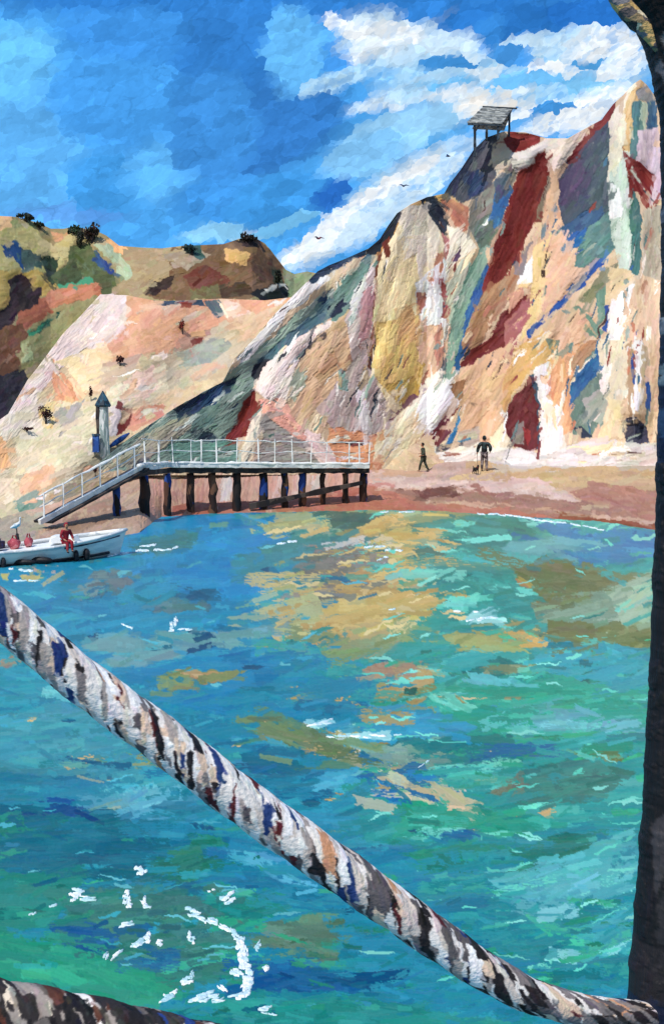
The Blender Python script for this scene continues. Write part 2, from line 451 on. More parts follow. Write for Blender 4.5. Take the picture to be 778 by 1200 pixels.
P([(412,345),(431,318),(420,370),(408,386)], (212,208,203), 65)
P([(394,425),(406,440),(410,460),(398,455)], (140,170,178), 60)
P([(418,452),(428,428),(434,445),(422,457)], (174,154,126), 60)
P([(442,294),(449,298),(441,400),(434,434),(429,430),(437,380)], (112,64,44), 85)
# the yellow buttress
P([(445,300),(455,265),(470,243),(495,238),(513,258),(520,290),(517,320),(490,330),(488,380),(497,400),(492,442),(487,462),(466,492),(435,442),(437,400)], (237,217,178), 85)
P([(465,252),(490,235),(509,250),(514,272),(470,274)], (224,212,190), 70)
P([(470,275),(512,272),(516,300),(490,318),(475,308)], (238,224,204), 80)
P([(446,322),(488,298),(488,350),(470,382),(440,382)], (242,218,168), 80)
P([(438,378),(490,368),(498,400),(492,452),(470,478),(438,442)], (224,188,118), 75)
P([(464,377),(482,357),(492,385),(492,402),(470,402)], (221,172,118), 50)
P([(445,382),(465,382),(462,420),(442,425)], (230,198,130), 85)
P([(450,452),(485,440),(490,456),(470,482)], (192,156,86), 55)
P([(432,289),(455,259),(467,244),(469,262),(456,282),(440,302)], (206,150,90), 55)
P([(424,293),(440,272),(452,256),(464,240),(473,246),(460,276),(440,298),(426,300)], (38,42,50), 52)
P([(448,286),(456,274),(456,302),(450,302)], (112,50,34), 85)
P([(469,243),(500,228),(527,220),(522,236),(495,239)], (221,182,118), 20)
P([(488,226),(506,226),(518,245),(530,268),(519,277),(508,257),(496,245)], (40,48,60), -50)
P([(486,332),(515,308),(524,298),(522,350),(525,382),(520,410),(505,414),(491,362)], (233,234,238), 85)
P([(518,272),(528,285),(526,310),(520,302)], (176,116,112), -70)
P([(525,264),(545,273),(557,290),(541,302),(529,312),(522,332),(525,300)], (236,224,203), 60)
P([(518,328),(525,334),(523,372),(517,374)], (150,80,76), 85)
P([(489,342),(498,343),(496,367),(490,362)], (166,106,92), 80)
P([(530,302),(541,288),(537,306),(530,307)], (80,60,92), 55)
P([(514,234),(530,233),(550,245),(550,262),(541,274),(528,256)], (186,122,98), -40)
P([(488,385),(520,380),(524,420),(505,442),(490,422)], (222,182,152), 75)
P([(508,392),(520,385),(522,430),(512,440)], (196,138,120), 80)
P([(493,450),(520,428),(537,455),(537,477),(522,502),(502,552),(455,552),(438,552),(445,510),(470,490),(485,470)], (236,227,208), 55)
P([(495,455),(527,443),(532,470),(516,502),(490,522),(485,490)], (239,237,238), 55)
P([(438,522),(470,493),(487,500),(472,552),(438,552)], (236,221,183), 50)
P([(470,520),(490,495),(500,500),(480,535)], (228,208,168), 55)
P([(454,492),(491,455),(488,466),(460,492)], (112,72,84), 48)
# teal strip
P([(558,302),(566,293),(572,320),(557,360),(547,390),(537,432),(526,447),(519,442),(526,400),(530,360),(545,320)], (120,151,146), 70)
P([(558,332),(573,308),(562,350),(548,372)], (92,134,142), 70)
P([(523,332),(545,298),(552,308),(536,350),(527,384)], (178,182,162), 65)
P([(570,308),(574,314),(562,347),(549,377),(540,402),(545,370)], (40,82,154), 68)
P([(540,393),(545,400),(537,437),(531,432)], (44,92,154), 75)
# dark shoulder under the shelter
P([(518,224),(534,196),(550,172),(568,150),(584,160),(583,180),(577,215),(561,232),(545,237)], (80,82,92), 60)
P([(518,224),(534,196),(550,172),(568,150),(580,158),(562,178),(545,205),(532,228)], (58,66,88), 58)
P([(543,207),(560,198),(567,225),(550,234)], (48,64,108), 60)
P([(578,170),(592,163),(602,174),(584,188),(570,194)], (206,187,163), 30)
P([(575,187),(617,168),(614,187),(580,202)], (192,181,162), 25)
P([(588,166),(600,154),(634,157),(632,169),(600,180)], (126,44,38), 12)
P([(553,237),(577,215),(602,190),(607,200),(592,250),(577,292),(560,282),(550,262)], (126,121,112), 68)
P([(548,266),(577,248),(579,282),(560,292)], (92,104,94), 45)
P([(583,215),(598,204),(600,225),(591,252),(577,270),(574,255)], (48,96,164), 70)
P([(579,210),(599,201),(597,224),(582,236)], (72,86,112), 65)
P([(574,282),(592,250),(587,300),(571,312)], (171,136,112), 70)
# the great red band
P([(610,192),(641,170),(647,180),(642,205),(627,255),(612,290),(592,322),(576,352),(563,347),(579,290),(594,245)], (106,34,31), 68)
P([(598,180),(637,166),(641,172),(616,197),(600,197)], (216,206,197), 20)
P([(641,205),(646,210),(633,262),(625,260)], (120,105,86), 75)
P([(563,347),(592,324),(612,293),(621,289),(602,342),(582,372),(562,402),(546,422),(539,402),(553,370)], (166,126,97), 60)
P([(588,367),(617,343),(614,387),(597,402),(572,422),(538,430),(550,410),(575,395)], (106,39,40), 48)
P([(592,380),(627,338),(617,382),(590,412)], (151,92,92), 50)
P([(608,318),(632,293),(632,320),(622,332),(606,334)], (226,224,225), 70)
P([(600,307),(624,283),(612,322),(602,322)], (130,116,118), 65)
P([(596,345),(614,335),(612,350),(596,368)], (196,146,124), 60)
# tan rib
P([(640,175),(665,165),(692,153),(682,180),(667,190),(657,240),(662,280),(640,302),(625,332),(630,280),(645,210)], (212,172,142), 75)
P([(638,164),(692,150),(677,182),(650,202),(640,187)], (227,207,192), 45)
P([(626,287),(646,278),(642,330),(627,377),(610,400),(620,350)], (227,197,143), 75)
P([(644,262),(667,238),(702,302),(682,322),(640,372),(628,380),(640,330)], (217,177,148), 55)
P([(662,194),(688,150),(720,118),(722,140),(702,164),(680,186)], (116,50,50), 45)
P([(654,202),(690,165),(720,136),(717,200),(714,252),(690,272),(664,277),(654,242)], (70,78,102), 60)
P([(654,206),(682,188),(682,230),(656,242)], (78,64,97), 60)
P([(690,180),(720,138),(716,257),(690,277)], (76,91,107), 65)
P([(658,267),(685,248),(714,248),(690,282),(668,293)], (56,86,134), 45)
P([(678,277),(717,243),(720,292),(690,314),(673,314)], (94,130,142), 45)
P([(666,276),(687,266),(677,287),(664,294)], (46,96,176), 45)
P([(661,342),(695,303),(710,300),(692,327),(668,342)], (56,96,178), 45)
P([(668,330),(690,310),(692,318),(674,334)], (210,180,160), 45)
P([(700,306),(708,309),(650,367),(620,396),(616,391),(645,362)], (38,74,168), 45)
P([(678,352),(710,313),(724,308),(714,337),(690,357)], (126,126,102), 45)
P([(658,363),(680,358),(708,390),(697,398),(670,377)], (110,136,127), -40)
P([(699,342),(714,334),(712,362),(700,388)], (104,136,132), 80)
P([(638,378),(680,362),(692,382),(667,412),(636,412)], (211,171,141), 50)
# right pillar
P([(713,142),(742,95),(748,108),(737,180),(727,252),(714,257),(712,200)], (227,217,193), 80)
P([(714,202),(737,178),(740,250),(742,322),(725,317),(715,280)], (196,211,197), 85)
P([(712,212),(723,215),(729,252),(714,258)], (232,232,228), 80)
P([(733,118),(748,95),(748,130),(740,177),(730,188)], (217,182,128), 78)
P([(744,107),(757,98),(766,112),(764,120),(750,116)], (142,142,144), 30)
P([(741,118),(751,117),(750,182),(739,187)], (80,121,138), 85)
P([(750,118),(758,120),(757,162),(749,187)], (172,182,158), 85)
P([(758,118),(770,120),(770,177),(759,182)], (60,96,138), 85)
P([(747,152),(770,150),(790,230),(755,237),(744,202)], (202,182,192), 85)
P([(731,178),(740,183),(768,210),(764,227),(757,249),(750,227),(737,222)], (116,39,37), -60)
P([(741,220),(751,240),(751,302),(746,324),(738,317),(737,260)], (68,110,122), 85)
P([(733,247),(742,233),(742,267)], (68,120,106), 85)
P([(752,247),(790,235),(790,402),(752,322)], (181,167,148), 85)
P([(713,312),(740,318),(746,330),(720,352),(709,362)], (217,192,153), 50)
P([(711,372),(720,345),(744,333),(737,370),(726,412),(711,412)], (229,228,225), 75)
P([(724,412),(745,323),(790,330),(790,402),(745,415)], (212,182,153), 80)
P([(710,357),(714,357),(710,392),(706,387)], (48,80,164), 85)
# foot of the cliff
P([(533,445),(560,420),(600,400),(622,400),(607,442),(592,482),(587,522),(550,545),(534,530),(545,480)], (213,172,138), 60)
P([(560,440),(590,430),(580,470),(560,475)], (221,184,142), 50)
P([(526,452),(546,444),(541,472),(535,472)], (150,110,80), 70)
P([(598,412),(636,388),(648,410),(643,432),(620,434),(600,462),(588,452)], (207,167,108), 45)
P([(590,452),(604,440),(600,470),(590,485)], (200,156,104), 70)
P([(640,398),(657,398),(652,417),(644,413)], (115,126,112), 50)
P([(644,422),(665,408),(682,403),(667,452),(670,502),(655,512),(648,480),(642,440)], (213,157,118), 75)
P([(664,422),(690,398),(702,400),(676,442)], (172,132,103), 50)
P([(669,447),(690,420),(706,398),(710,400),(702,442),(692,462),(667,477)], (44,90,154), 60)
P([(667,477),(690,445),(704,438),(702,492),(690,514),(671,507)], (105,126,122), 75)
P([(700,398),(737,400),(737,452),(726,472),(704,472),(702,440)], (216,202,178), 80)
P([(699,432),(716,424),(713,457),(703,474)], (232,227,218), 70)
P([(680,470),(700,455),(712,470),(704,500),(690,490)], (156,160,148), 50)
P([(714,467),(723,463),(730,512),(698,518),(705,495)], (227,207,168), 78)
P([(734,407),(741,400),(743,482),(736,492)], (172,142,113), 88)
P([(739,414),(744,419),(743,452),(739,447)], (44,86,164), 88)
P([(743,398),(753,400),(749,482),(743,482)], (216,212,208), 86)
P([(752,403),(761,408),(758,492),(749,492)], (176,157,128), 86)
P([(756,440),(762,444),(761,482),(756,477)], (44,80,154), 88)
P([(760,400),(790,400),(790,522),(762,522)], (206,172,143), 86)
P([(728,492),(745,488),(756,500),(762,517),(733,520)], (60,60,78), 20)
P([(744,494),(753,497),(751,514),(743,514)], (30,34,56), 85)
P([(588,492),(605,463),(626,445),(634,470),(635,502),(629,528),(610,530),(597,517)], (96,39,42), 60)
P([(598,502),(615,493),(613,522),(600,518)], (130,116,112), 50)
P([(611,500),(623,504),(618,524)], (134,44,46), 60)
P([(621,440),(628,438),(636,480),(636,524),(628,528),(630,480)], (60,86,114), 85)
P([(625,434),(644,423),(646,450),(641,465),(657,480),(660,522),(640,550),(629,540),(633,480)], (222,216,216), 80)
P([(634,440),(642,440),(640,450),(634,448)], (224,190,166), 20)
P([(640,470),(650,480),(646,496),(638,490)], (232,206,186), 70)
P([(503,508),(531,473),(521,512),(512,524)], (100,44,50), 60)
P([(521,522),(541,476),(535,502),(531,524)], (54,120,184), 62)
P([(516,523),(535,518),(542,527),(525,533)], (34,40,52), 10)
P([(535,506),(562,498),(562,524),(540,530)], (187,167,153), 20)
P([(574,512),(591,493),(599,524),(577,527)], (227,212,179), 70)
P([(671,500),(680,498),(694,512),(680,514)], (40,50,72), -40)
P([(505,530),(575,520),(577,545),(505,548)], (226,218,212), 8)
P([(573,529),(600,524),(640,533),(680,518),(720,517),(790,520),(790,560),(570,560)], (204,194,190), 8)
P([(580,536),(610,530),(640,538),(600,544)], (222,216,216), 8); P([(690,524),(740,526),(735,534),(700,536)], (196,178,152), 8); P([(640,538),(670,530),(680,542),(650,546)], (214,206,204), 8)
P([(680,524),(720,518),(715,530),(690,534)], (226,210,178), 15)
P([(720,535),(770,528),(770,545),(735,545)], (196,184,174), 10)
CR = [(240,228,212),(232,222,214),(222,196,160),(236,214,180)]
light = lambda c: c.mean() > 135 and not (c[0] - c[2] > 60 and c.mean() > 170)
ok = lambda c: not (c[0] > 90 and c[1] < 60)
cs.dabs(130, (300, 300, 800, 545), CR, (10, 36), (2, 5), 501, keep=light)
cs.dabs(50, (300, 250, 800, 540), [(120,140,140),(96,120,130),(150,160,150)], (10, 30), (2, 5), 502, keep=ok)
cs.dabs(40, (420, 230, 800, 540), [(150,96,80),(128,60,52),(180,120,96)], (8, 26), (2, 4), 503, keep=ok)
cs.dabs(26, (520, 160, 790, 500), [(44,84,160),(56,96,140)], (8, 26), (1.5, 3.5), 504, keep=ok)
cs.dabs(40, (110, 400, 320, 550), [(160,176,176),(210,214,208),(70,92,104),(44,60,84)], (10, 30), (2, 5), 505, keep=ok)
cs.dabs(44, (300, 180, 800, 540), [(40,50,70),(58,60,70),(70,50,48)], (14, 44), (1.4, 2.8), 506, ajit=6)
cs.dabs(70, (300, 250, 800, 540), [(244,240,234),(238,226,208)], (12, 40), (1.6, 3.6), 507, ajit=8, keep=light)
cs.strokes(4600, (16, 42), (5, 11), 8, 9, scatter=12, pscat=.06, bleed=.12); cs.strokes(3400, (8, 24), (2.5, 6), 10, 12, seed=1, scatter=8, pscat=.08, bleed=.14); cs.finish()

# ---------------- beach
bs = Sheet(0, 540, 778, 690, (216,176,148), 3, 44)
P = bs.patch
P([(505,535),(575,536),(640,544),(790,540),(790,572),(720,577),(600,564),(520,570)], (217,182,138), 5)
P([(470,552),(550,534),(562,548),(520,562)], (206,177,163), 10)
P([(570,538),(640,536),(700,540),(660,548),(600,548)], (222,212,206), 4); P([(700,536),(790,536),(790,550),(730,550)], (206,186,164), 4)
P([(430,553),(500,560),(560,563),(620,558),(662,575),(680,588),(600,582),(500,572),(433,570)], (233,202,188), 2)
P([(668,577),(700,565),(790,578),(790,616),(700,598)], (191,136,117), -8)
P([(440,577),(520,570),(620,580),(700,592),(745,607),(650,597),(560,587),(470,587)], (176,131,112), -4)
P([(300,597),(430,570),(470,577),(500,590),(620,597),(790,620),(790,626),(640,612),(520,602),(430,604)], (196,126,101), -4)
P([(483,574),(532,571),(538,582),(495,584)], (122,76,66), -2)
P([(640,600),(790,618),(790,628),(650,610)], (152,82,56), -8)
P([(560,590),(640,598),(700,606),(620,602)], (182,140,118), -5)
P([(165,545),(432,545),(432,577),(330,600),(190,606),(165,622)], (213,167,147), 80)
P([(258,553),(273,556),(270,588),(254,588)], (226,212,207), 85)
P([(176,556),(190,556),(188,600),(174,604)], (217,163,143), 85)
P([(320,556),(332,556),(330,585),(318,585)], (226,198,184), 85)
P([(345,556),(354,556),(352,580),(342,580)], (222,190,176), 85)
P([(364,556),(382,552),(376,570),(362,578)], (228,206,194), 60)
P([(388,554),(402,552),(400,566),(386,570)], (222,176,156), 60)
P([(200,560),(216,556),(214,592),(200,596)], (190,146,126), 85)
P([(230,556),(240,556),(240,590),(228,592)], (202,150,130), 85)
P([(196,592),(312,587),(312,606),(188,610)], (182,112,92), 5)
P([(310,594),(400,572),(440,568),(440,576),(330,602)], (190,120,96), 12)
P([(45,625),(130,570),(166,556),(168,628),(100,634)], (202,168,144), 25)
P([(70,608),(130,580),(150,597),(90,624)], (172,137,115), 25)
P([(-5,600),(52,598),(42,640),(-5,642)], (186,172,148), 20)
bs.strokes(1900, (18, 44), (4, 9), 9, 9, scatter=14, pscat=.15); bs.strokes(1200, (8, 22), (2, 5), 9, 14, seed=1); bs.finish()

M_land = mat_attr('coloured_sand', 0.75, 0.22, 0.12, 8.0)
M_hill = mat_attr('hill_turf', 0.9, 0.1, 0.2, 3.0)

def cols_px(a, b, step_in=1.0, step_out=10.0):
    inn = np.arange(max(a, -2), min(b, 781) + 0.01, step_in)
    lo = np.arange(a, inn[0] - 1, step_out); hi = np.arange(inn[-1] + step_out, b + 1, step_out)
    return np.concatenate([lo, inn, hi])

def terrain(name, sh, px, top, bot, Yfun, rows, amp, gain, mat, flange):
    t = np.linspace(0, 1, rows)[:, None]
    tp = ip(px, top) + 0; bt = ip(px, bot) + 8
    PX = np.broadcast_to(px, (rows, len(px)))
    PY = tp + (bt - tp) * t
    Y = Yfun(PX, PY)
    hg = sh.at(PX, PY, sh.hg)
    Y = Y - amp * hg
    tx, tz = tdir(PX, PY)
    V = np.stack([tx * Y, Y, HC + tz * Y], -1)
    C = lin(sh.at(PX, PY, sh.col)) / gain
    bl = np.clip((C[..., 2] - C[..., 0]) / 0.12, 0, 1)[..., None]      # blues painted for gully shade and clay are greyer than the sky above them
    C = C * (1 - bl + bl * np.array([1.02, 0.98, 0.76]))
    # the land behind the crest, falling away to the rear
    fl = []
    for d, dz in flange:
        q = V[0].copy(); q[:, 1] += d; q[:, 0] *= (1 + d * 0.004); q[:, 2] += dz
        q += np.stack([vnoise(1, len(px), 9, 9, int(d * 7) + 3)[0]] * 3, -1) * min(d, 1.0) * 0.25
        fl.append(q)
    V = np.concatenate([np.stack(fl[::-1]), V]); C = np.concatenate([np.repeat(C[:1], len(fl), 0), C])
    return grid_obj(name, V, C, mat)

# hill
px = cols_px(-420, 620)
hr = relief(hs, 3.5, 6)
def Yhill(PX, PY):
    tp = ip(PX, HILL_TOP)
    near = np.clip((140 - PX) / 200, 0, 1)
    return 128 - near * 7 - (PY - tp) * (0.12 + 0.03 * near) + 10 * np.sin(PX * 0.021) * 0.3 - hs.at(PX, PY, hr)
terrain('hill', hs, px, HILL_TOP, [(-500,560),(60,520),(200,400),(360,390),(900,420)], Yhill, 280, 0.08, 0.92, M_hill,
        [(1.5, -0.1), (5, -0.6), (20, -3), (60, -14), (90, -30)])
tag(bpy.data.objects['hill'], 'patchy green and brown hill behind the pink sand slope', 'hill', kind='structure')

# slope
px = cols_px(-420, 520)
sr = relief(ss, 1.4, 8)
def Yslope(PX, PY):
    b = ip(PX, SLOPE_BOT)
    return ip(PX, SLOPE_Y) + (b - PY) * 0.056 - ss.at(PX, PY, sr) - 0.35 * np.sin(PX * 0.05 + PY * 0.03)
terrain('sand_slope', ss, px, SLOPE_TOP, SLOPE_BOT, Yslope, 330, 0.042, G_LAND, M_land,
        [(0.6, -0.02), (2.5, -0.5), (8, -3), (20, -12)])
tag(bpy.data.objects['sand_slope'], 'pale pink and cream sand slope left of the striped cliff', 'slope', kind='structure')

# cliff
px = cols_px(116, 1230)
cr_ = relief(cs, 1.7, 6)
rib = vnoise(600, 1400, 46, 400, 91, 2) * 0.6 + vnoise(600, 1400, 18, 160, 92, 2) * 0.2
def bil(a, x, y):
    x0 = np.asarray(x).astype(int); y0 = np.asarray(y).astype(int); fx = x - x0; fy = y - y0
    return (a[y0, x0] * (1 - fx) + a[y0, x0 + 1] * fx) * (1 - fy) + (a[y0 + 1, x0] * (1 - fx) + a[y0 + 1, x0 + 1] * fx) * fy
def Ycliff(PX, PY):
    b = ip(PX, CLIFF_BOT)
    Y = ip(PX, CLIFF_Y) + (b - PY) * (0.026 + 0.006 * np.clip((PX - 440) / 200, 0, 1))
    # ribs follow the slant of the strata
    sx = np.clip(PX + (PY - 540) * 0.35 + 100, 0, 1398.0); sy = np.clip(PY, 0, 598.0)
    w = np.clip((b - PY) / 60, 0, 1)
    pillar = -1.4 * np.exp(-((PX - 742) / 22.0) ** 2) - 0.6 * np.exp(-((PX - 480 - (330 - PY) * 0.05) / 32.0) ** 2) * np.clip((500 - PY) / 80, 0, 1)
    return Y - cs.at(PX, PY, cr_) * (0.3 + 0.7 * w) + bil(rib, sx, sy) * w + pillar * w * 0.8
terrain('cliff', cs, px, CLIFF_TOP, CLIFF_BOT, Ycliff, 470, 0.05, 1.02, M_land,
        [(0.5, 0.02), (2, 0.05), (5, 0.0), (10, -1.0), (18, -6), (26, -16)])
tag(bpy.data.objects['cliff'], 'tall cliff of red, yellow, white and blue sand bands, with gully shade painted blue', 'cliff', kind='structure')

# beach
px = cols_px(-420, 1230)
rows = 120
tp = beach_top(px) - 5; wl = ip(px, WATERLINE)
t = np.linspace(0, 1, rows)[:, None]
PX = np.broadcast_to(px, (rows, len(px))); PY = tp + (wl - tp) * t
Y = beach_Y(PX, PY); tx, tz = tdir(PX, PY)
V = np.stack([tx * Y, Y, HC + tz * Y], -1)
V[..., 2] += bs.at(PX, PY, bs.hg) * 0.03 * np.clip((wl - PY) / 6, 0.2, 1)
C = lin(bs.at(PX, PY, bs.col)) / 1.32
sub = []
for k in (1, 2, 3):
    q = V[-1].copy(); q[:, 1] -= k * 1.0; q[:, 2] = -0.16 * k; sub.append(q)
V = np.concatenate([V, np.stack(sub)]); C = np.concatenate([C, np.repeat(C[-1:], 3, 0)])
tag(grid_obj('beach', V, C, M_land), 'pink and ochre sand beach along the foot of the cliff', 'beach', kind='structure')

# ground far behind everything
bm = bmesh.new()
vs = [bm.verts.new(p) for p in ((-900, 60, -0.6), (900, 60, -0.6), (900, 1800, -0.6), (-900, 1800, -0.6))]
bm.faces.new(vs)
tag(obj('ground', bm, mat_patchy('turf', [(96,100,70),(120,112,80),(88,92,66)], 0.05)), 'low grassy land behind the cliff', 'ground', kind='structure')

# low swell of land closing the view behind hill and cliff is the hill's own rear face
# ------------------------------------------------------------------ sea
ws = Sheet(0, 585, 778, 1205, (42,132,165), 4, 55, warp=4.0)
P = ws.patch
P([(-5,600),(330,600),(345,720),(330,810),(150,800),(-5,780)], (38,134,176), 4)
P([(400,590),(790,590),(790,1000),(430,990),(380,800),(420,700)], (52,146,150), 4)
P([(170,600),(310,600),(330,640),(300,690),(220,700),(150,660)], (38,138,198), 6)
P([(165,626),(236,616),(226,640),(172,646)], (76,132,142), 4)
P([(80,698),(110,668),(150,668),(156,688),(130,700)], (106,126,122), 8)
P([(165,706),(250,698),(246,716),(180,719)], (92,120,126), 4)
P([(95,757),(130,741),(260,740),(335,729),(292,762),(200,776),(130,782)], (126,156,166), 5)
P([(140,784),(250,757),(345,760),(335,800),(240,830),(190,820)], (34,128,176), 5)
P([(168,797),(200,785),(292,785),(262,799),(210,809),(175,804)], (132,137,72), 4)
P([(200,785),(262,787),(220,793)], (192,157,92), 2)
P([(20,662),(43,662),(42,668),(25,669)], (226,160,122), 0)  # orange reflection below the boat, painted into the water colour
P([(3,673),(14,673),(12,681),(5,681)], (196,180,96)); P([(25,676),(60,674),(50,681),(28,681)], (188,178,104), 0)
P([(40,700),(20,690),(60,685),(90,690)], (60,150,190), 0)
P([(276,603),(400,598),(522,600),(512,640),(440,640),(300,617)], (150,166,128), 5)  # from here ochre and gold patches paint the cliff's reflection into the water
P([(300,608),(390,604),(380,620),(310,618)], (190,184,124), 4)
P([(385,606),(440,602),(420,626),(392,624)], (74,112,98), 5)
P([(418,617),(460,603),(507,606),(512,632),(430,634)], (206,174,98), 6)
P([(300,642),(385,622),(420,628),(372,652),(320,667)], (76,136,142), 8)
P([(268,650),(330,650),(320,690),(270,685)], (70,140,160), 8)
P([(338,667),(380,640),(440,632),(447,657),(402,672),(352,692),(382,707)], (126,121,107), 12)
P([(438,640),(522,645),(522,662),(450,670)], (208,178,106), 4)
P([(400,670),(480,660),(492,682),(460,692),(410,682)], (187,152,92), 6)
P([(343,692),(400,675),(484,690),(472,702),(380,703)], (116,116,102), 5)
P([(318,680),(370,690),(382,720),(372,742),(330,752),(298,700)], (176,178,118), 10)
P([(378,712),(420,700),(524,688),(524,716),(440,727),(390,747)], (200,172,92), 8)
P([(368,747),(450,722),(514,735),(440,768),(380,773)], (132,152,97), 10)
P([(428,637),(472,639),(467,646),(435,646)], (217,202,188), 4)
P([(440,660),(456,654),(460,658),(446,664)], (215,205,215), 10)
P([(475,665),(512,661),(510,673),(480,676)], (150,206,206), 0)
P([(455,710),(475,712),(470,720),(456,718)], (216,206,196), 4)
P([(480,645),(522,640),(522,652),(490,652)], (70,110,90), 2)
P([(300,752),(340,742),(330,762),(300,770)], (66,150,130), -8)
P([(518,600),(600,606),(642,615),(582,642),(520,642)], (40,130,130), -3)
P([(498,612),(560,609),(540,619),(500,621)], (122,206,202), 0)
P([(610,612),(650,614),(690,634),(640,625)], (150,212,210), -12)
P([(588,642),(640,612),(790,625),(790,652),(700,662),(650,652)], (46,126,182), -5)
P([(583,642),(640,624),(682,635),(652,652),(600,657)], (106,160,172), 5)
P([(498,650),(600,645),(690,670),(770,658),(745,692),(690,690),(600,668)], (72,176,182), -5)
P([(598,667),(640,653),(702,671),(724,680),(692,707),(640,702),(588,686)], (106,116,66), -6)
P([(592,680),(606,676),(628,690),(620,702)], (157,126,62), -30)
P([(618,707),(702,690),(742,668),(770,700),(770,742),(700,747),(630,727)], (122,151,122), 6)
P([(708,692),(752,673),(762,732),(730,737)], (162,186,152), 30)
P([(640,725),(770,740),(770,764),(700,757),(640,742)], (106,116,62), 2)
P([(520,670),(590,664),(622,700),(627,727),(560,742),(508,722)], (40,146,142), 0)
P([(518,694),(562,696),(557,712),(518,714)], (132,211,207), 0)
P([(533,723),(590,721),(594,728),(540,731)], (192,221,231), 2)
P([(518,742),(600,734),(642,745),(647,757),(620,764),(540,767)], (152,152,87), 4)
P([(610,735),(644,755),(625,764)], (207,167,87), -20)
P([(640,747),(770,762),(770,832),(680,822),(618,792)], (60,156,178), 5)
P([(498,802),(640,788),(770,812),(745,862),(600,864),(498,842)], (56,161,142), 3)
P([(500,815),(530,810),(560,830),(540,836)], (120,196,176), -20)
P([(420,822),(500,830),(562,850),(500,882),(418,872)], (56,146,188), 0)
P([(438,802),(500,783),(514,805),(490,827),(445,817)], (167,142,77), 10)
P([(474,806),(488,804),(488,816),(476,814)], (30,90,70))
P([(424,782),(460,774),(502,785),(470,797),(424,797)], (167,136,102), 6)
P([(498,782),(580,768),(624,780),(592,792),(540,792)], (26,106,106), -3)
P([(545,784),(600,795),(624,807),(560,802)], (112,186,197), -14)
P([(420,860),(460,858),(458,866),(420,866)], (190,220,236), 0)
P([(618,840),(690,830),(755,842),(760,860),(640,856)], (116,170,186), 8)
P([(418,882),(480,884),(544,932),(500,952),(438,932)], (30,106,168), 0)
P([(200,830),(300,800),(440,790),(420,882),(340,902),(280,872)], (34,128,164), 4)
P([(288,857),(320,839),(350,839),(424,872),(402,887),(350,882)], (107,126,77), -18)
P([(390,820),(402,815),(400,825)], (200,160,90)); P([(402,818),(422,815),(428,824),(412,826)], (186,150,80), -10)
P([(358,846),(392,842),(396,848),(362,852)], (226,234,240), 6); P([(378,860),(440,862),(436,868),(386,866)], (206,224,236), 0)
P([(372,894),(400,890),(424,876),(420,886),(400,894),(374,898)], (214,200,170), 12)
P([(280,882),(330,874),(364,902),(330,924),(300,912)], (26,102,138), 0)
P([(378,902),(420,889),(424,916),(370,922)], (70,151,192), 10)
P([(428,872),(600,860),(614,892),(520,902)], (30,116,126), 2)
P([(538,882),(612,869),(608,892)], (36,101,152), 4)
P([(563,888),(612,889),(602,904),(570,899)], (136,206,187), 0)
P([(420,878),(470,872),(530,884),(520,894),(450,892)], (120,150,130), -5)
P([(434,895),(472,908),(522,920),(574,947),(560,952),(500,932),(440,912)], (192,181,137), -25)
P([(450,916),(500,935),(520,945),(490,945)], (206,190,150), -25)
P([(568,927),(620,898),(680,889),(745,905),(702,942),(600,942)], (64,120,112), 10)
P([(573,922),(612,903),(617,932),(585,937)], (112,121,92), 15)
P([(608,962),(652,945),(662,955),(630,964),(692,972),(680,978),(640,972)], (192,167,97), 12)
P([(655,882),(700,880),(740,888),(720,894)], (110,126,70), -8)
P([(448,942),(600,945),(692,980),(600,992),(468,982)], (50,151,132), 0)
P([(498,992),(760,950),(760,1160),(650,1145),(536,1082)], (46,136,152), 6)
P([(558,1022),(640,1010),(745,968),(745,1022),(680,1064),(600,1052)], (102,171,187), 15)
P([(578,1002),(662,974),(704,980),(640,1007)], (36,116,102), 8)
P([(480,1000),(560,990),(560,1010),(500,1020)], (40,130,110), 0)
P([(608,1064),(650,1084),(684,1090),(640,1097)], (76,176,147), -15)
P([(640,1109),(682,1114),(672,1130),(640,1127)], (150,201,212), -4)
P([(498,972),(560,973),(564,985),(510,987)], (30,96,152), -4)
P([(690,1080),(745,1060),(745,1120),(700,1120)], (62,150,168), 20)
P([(-5,842),(60,818),(150,850),(234,922),(150,922),(60,907),(-5,902)], (76,146,167), 5)
P([(-5,760),(40,750),(90,810),(60,825),(-5,830)], (58,146,172), 0)
P([(0,775),(20,765),(24,780),(6,785)], (150,130,100), 0)
P([(50,805),(90,808),(80,820),(50,818)], (130,190,206), 0)
P([(-5,902),(100,910),(234,930),(224,962),(100,982),(-5,962)], (40,121,152), 4)
P([(128,932),(180,917),(198,935),(160,952)], (117,171,197), 12)
P([(120,945),(150,940),(150,955),(130,955)], (140,160,130), 0)
P([(-5,942),(120,945),(204,992),(150,1032),(-5,1022)], (26,101,127), 3)
P([(46,939),(110,945),(106,960),(60,951)], (24,70,132), -8)
P([(-5,955),(25,949),(32,977),(5,982)], (40,126,112), 10)
P([(68,892),(120,884),(132,893),(80,902)], (172,162,117), 6); P([(78,887),(112,884),(110,890)], (216,176,104), 6)
P([(18,838),(46,839),(36,847)], (217,182,112), 0)
P([(150,884),(190,882),(200,900),(176,900)], (130,140,82), 0)
P([(188,1012),(230,984),(248,1015),(215,1027)], (40,116,92), 10)
P([(228,960),(330,1000),(394,1062),(300,1042),(250,1002)], (34,120,160), -10)
P([(290,1010),(340,1015),(380,1050),(330,1035)], (92,160,196), -15)
P([(-5,1020),(100,1030),(60,1082),(-5,1092)], (46,131,122), 5)
P([(58,1042),(260,1038),(294,1070),(272,1142),(150,1152),(100,1092)], (64,116,108), 6)
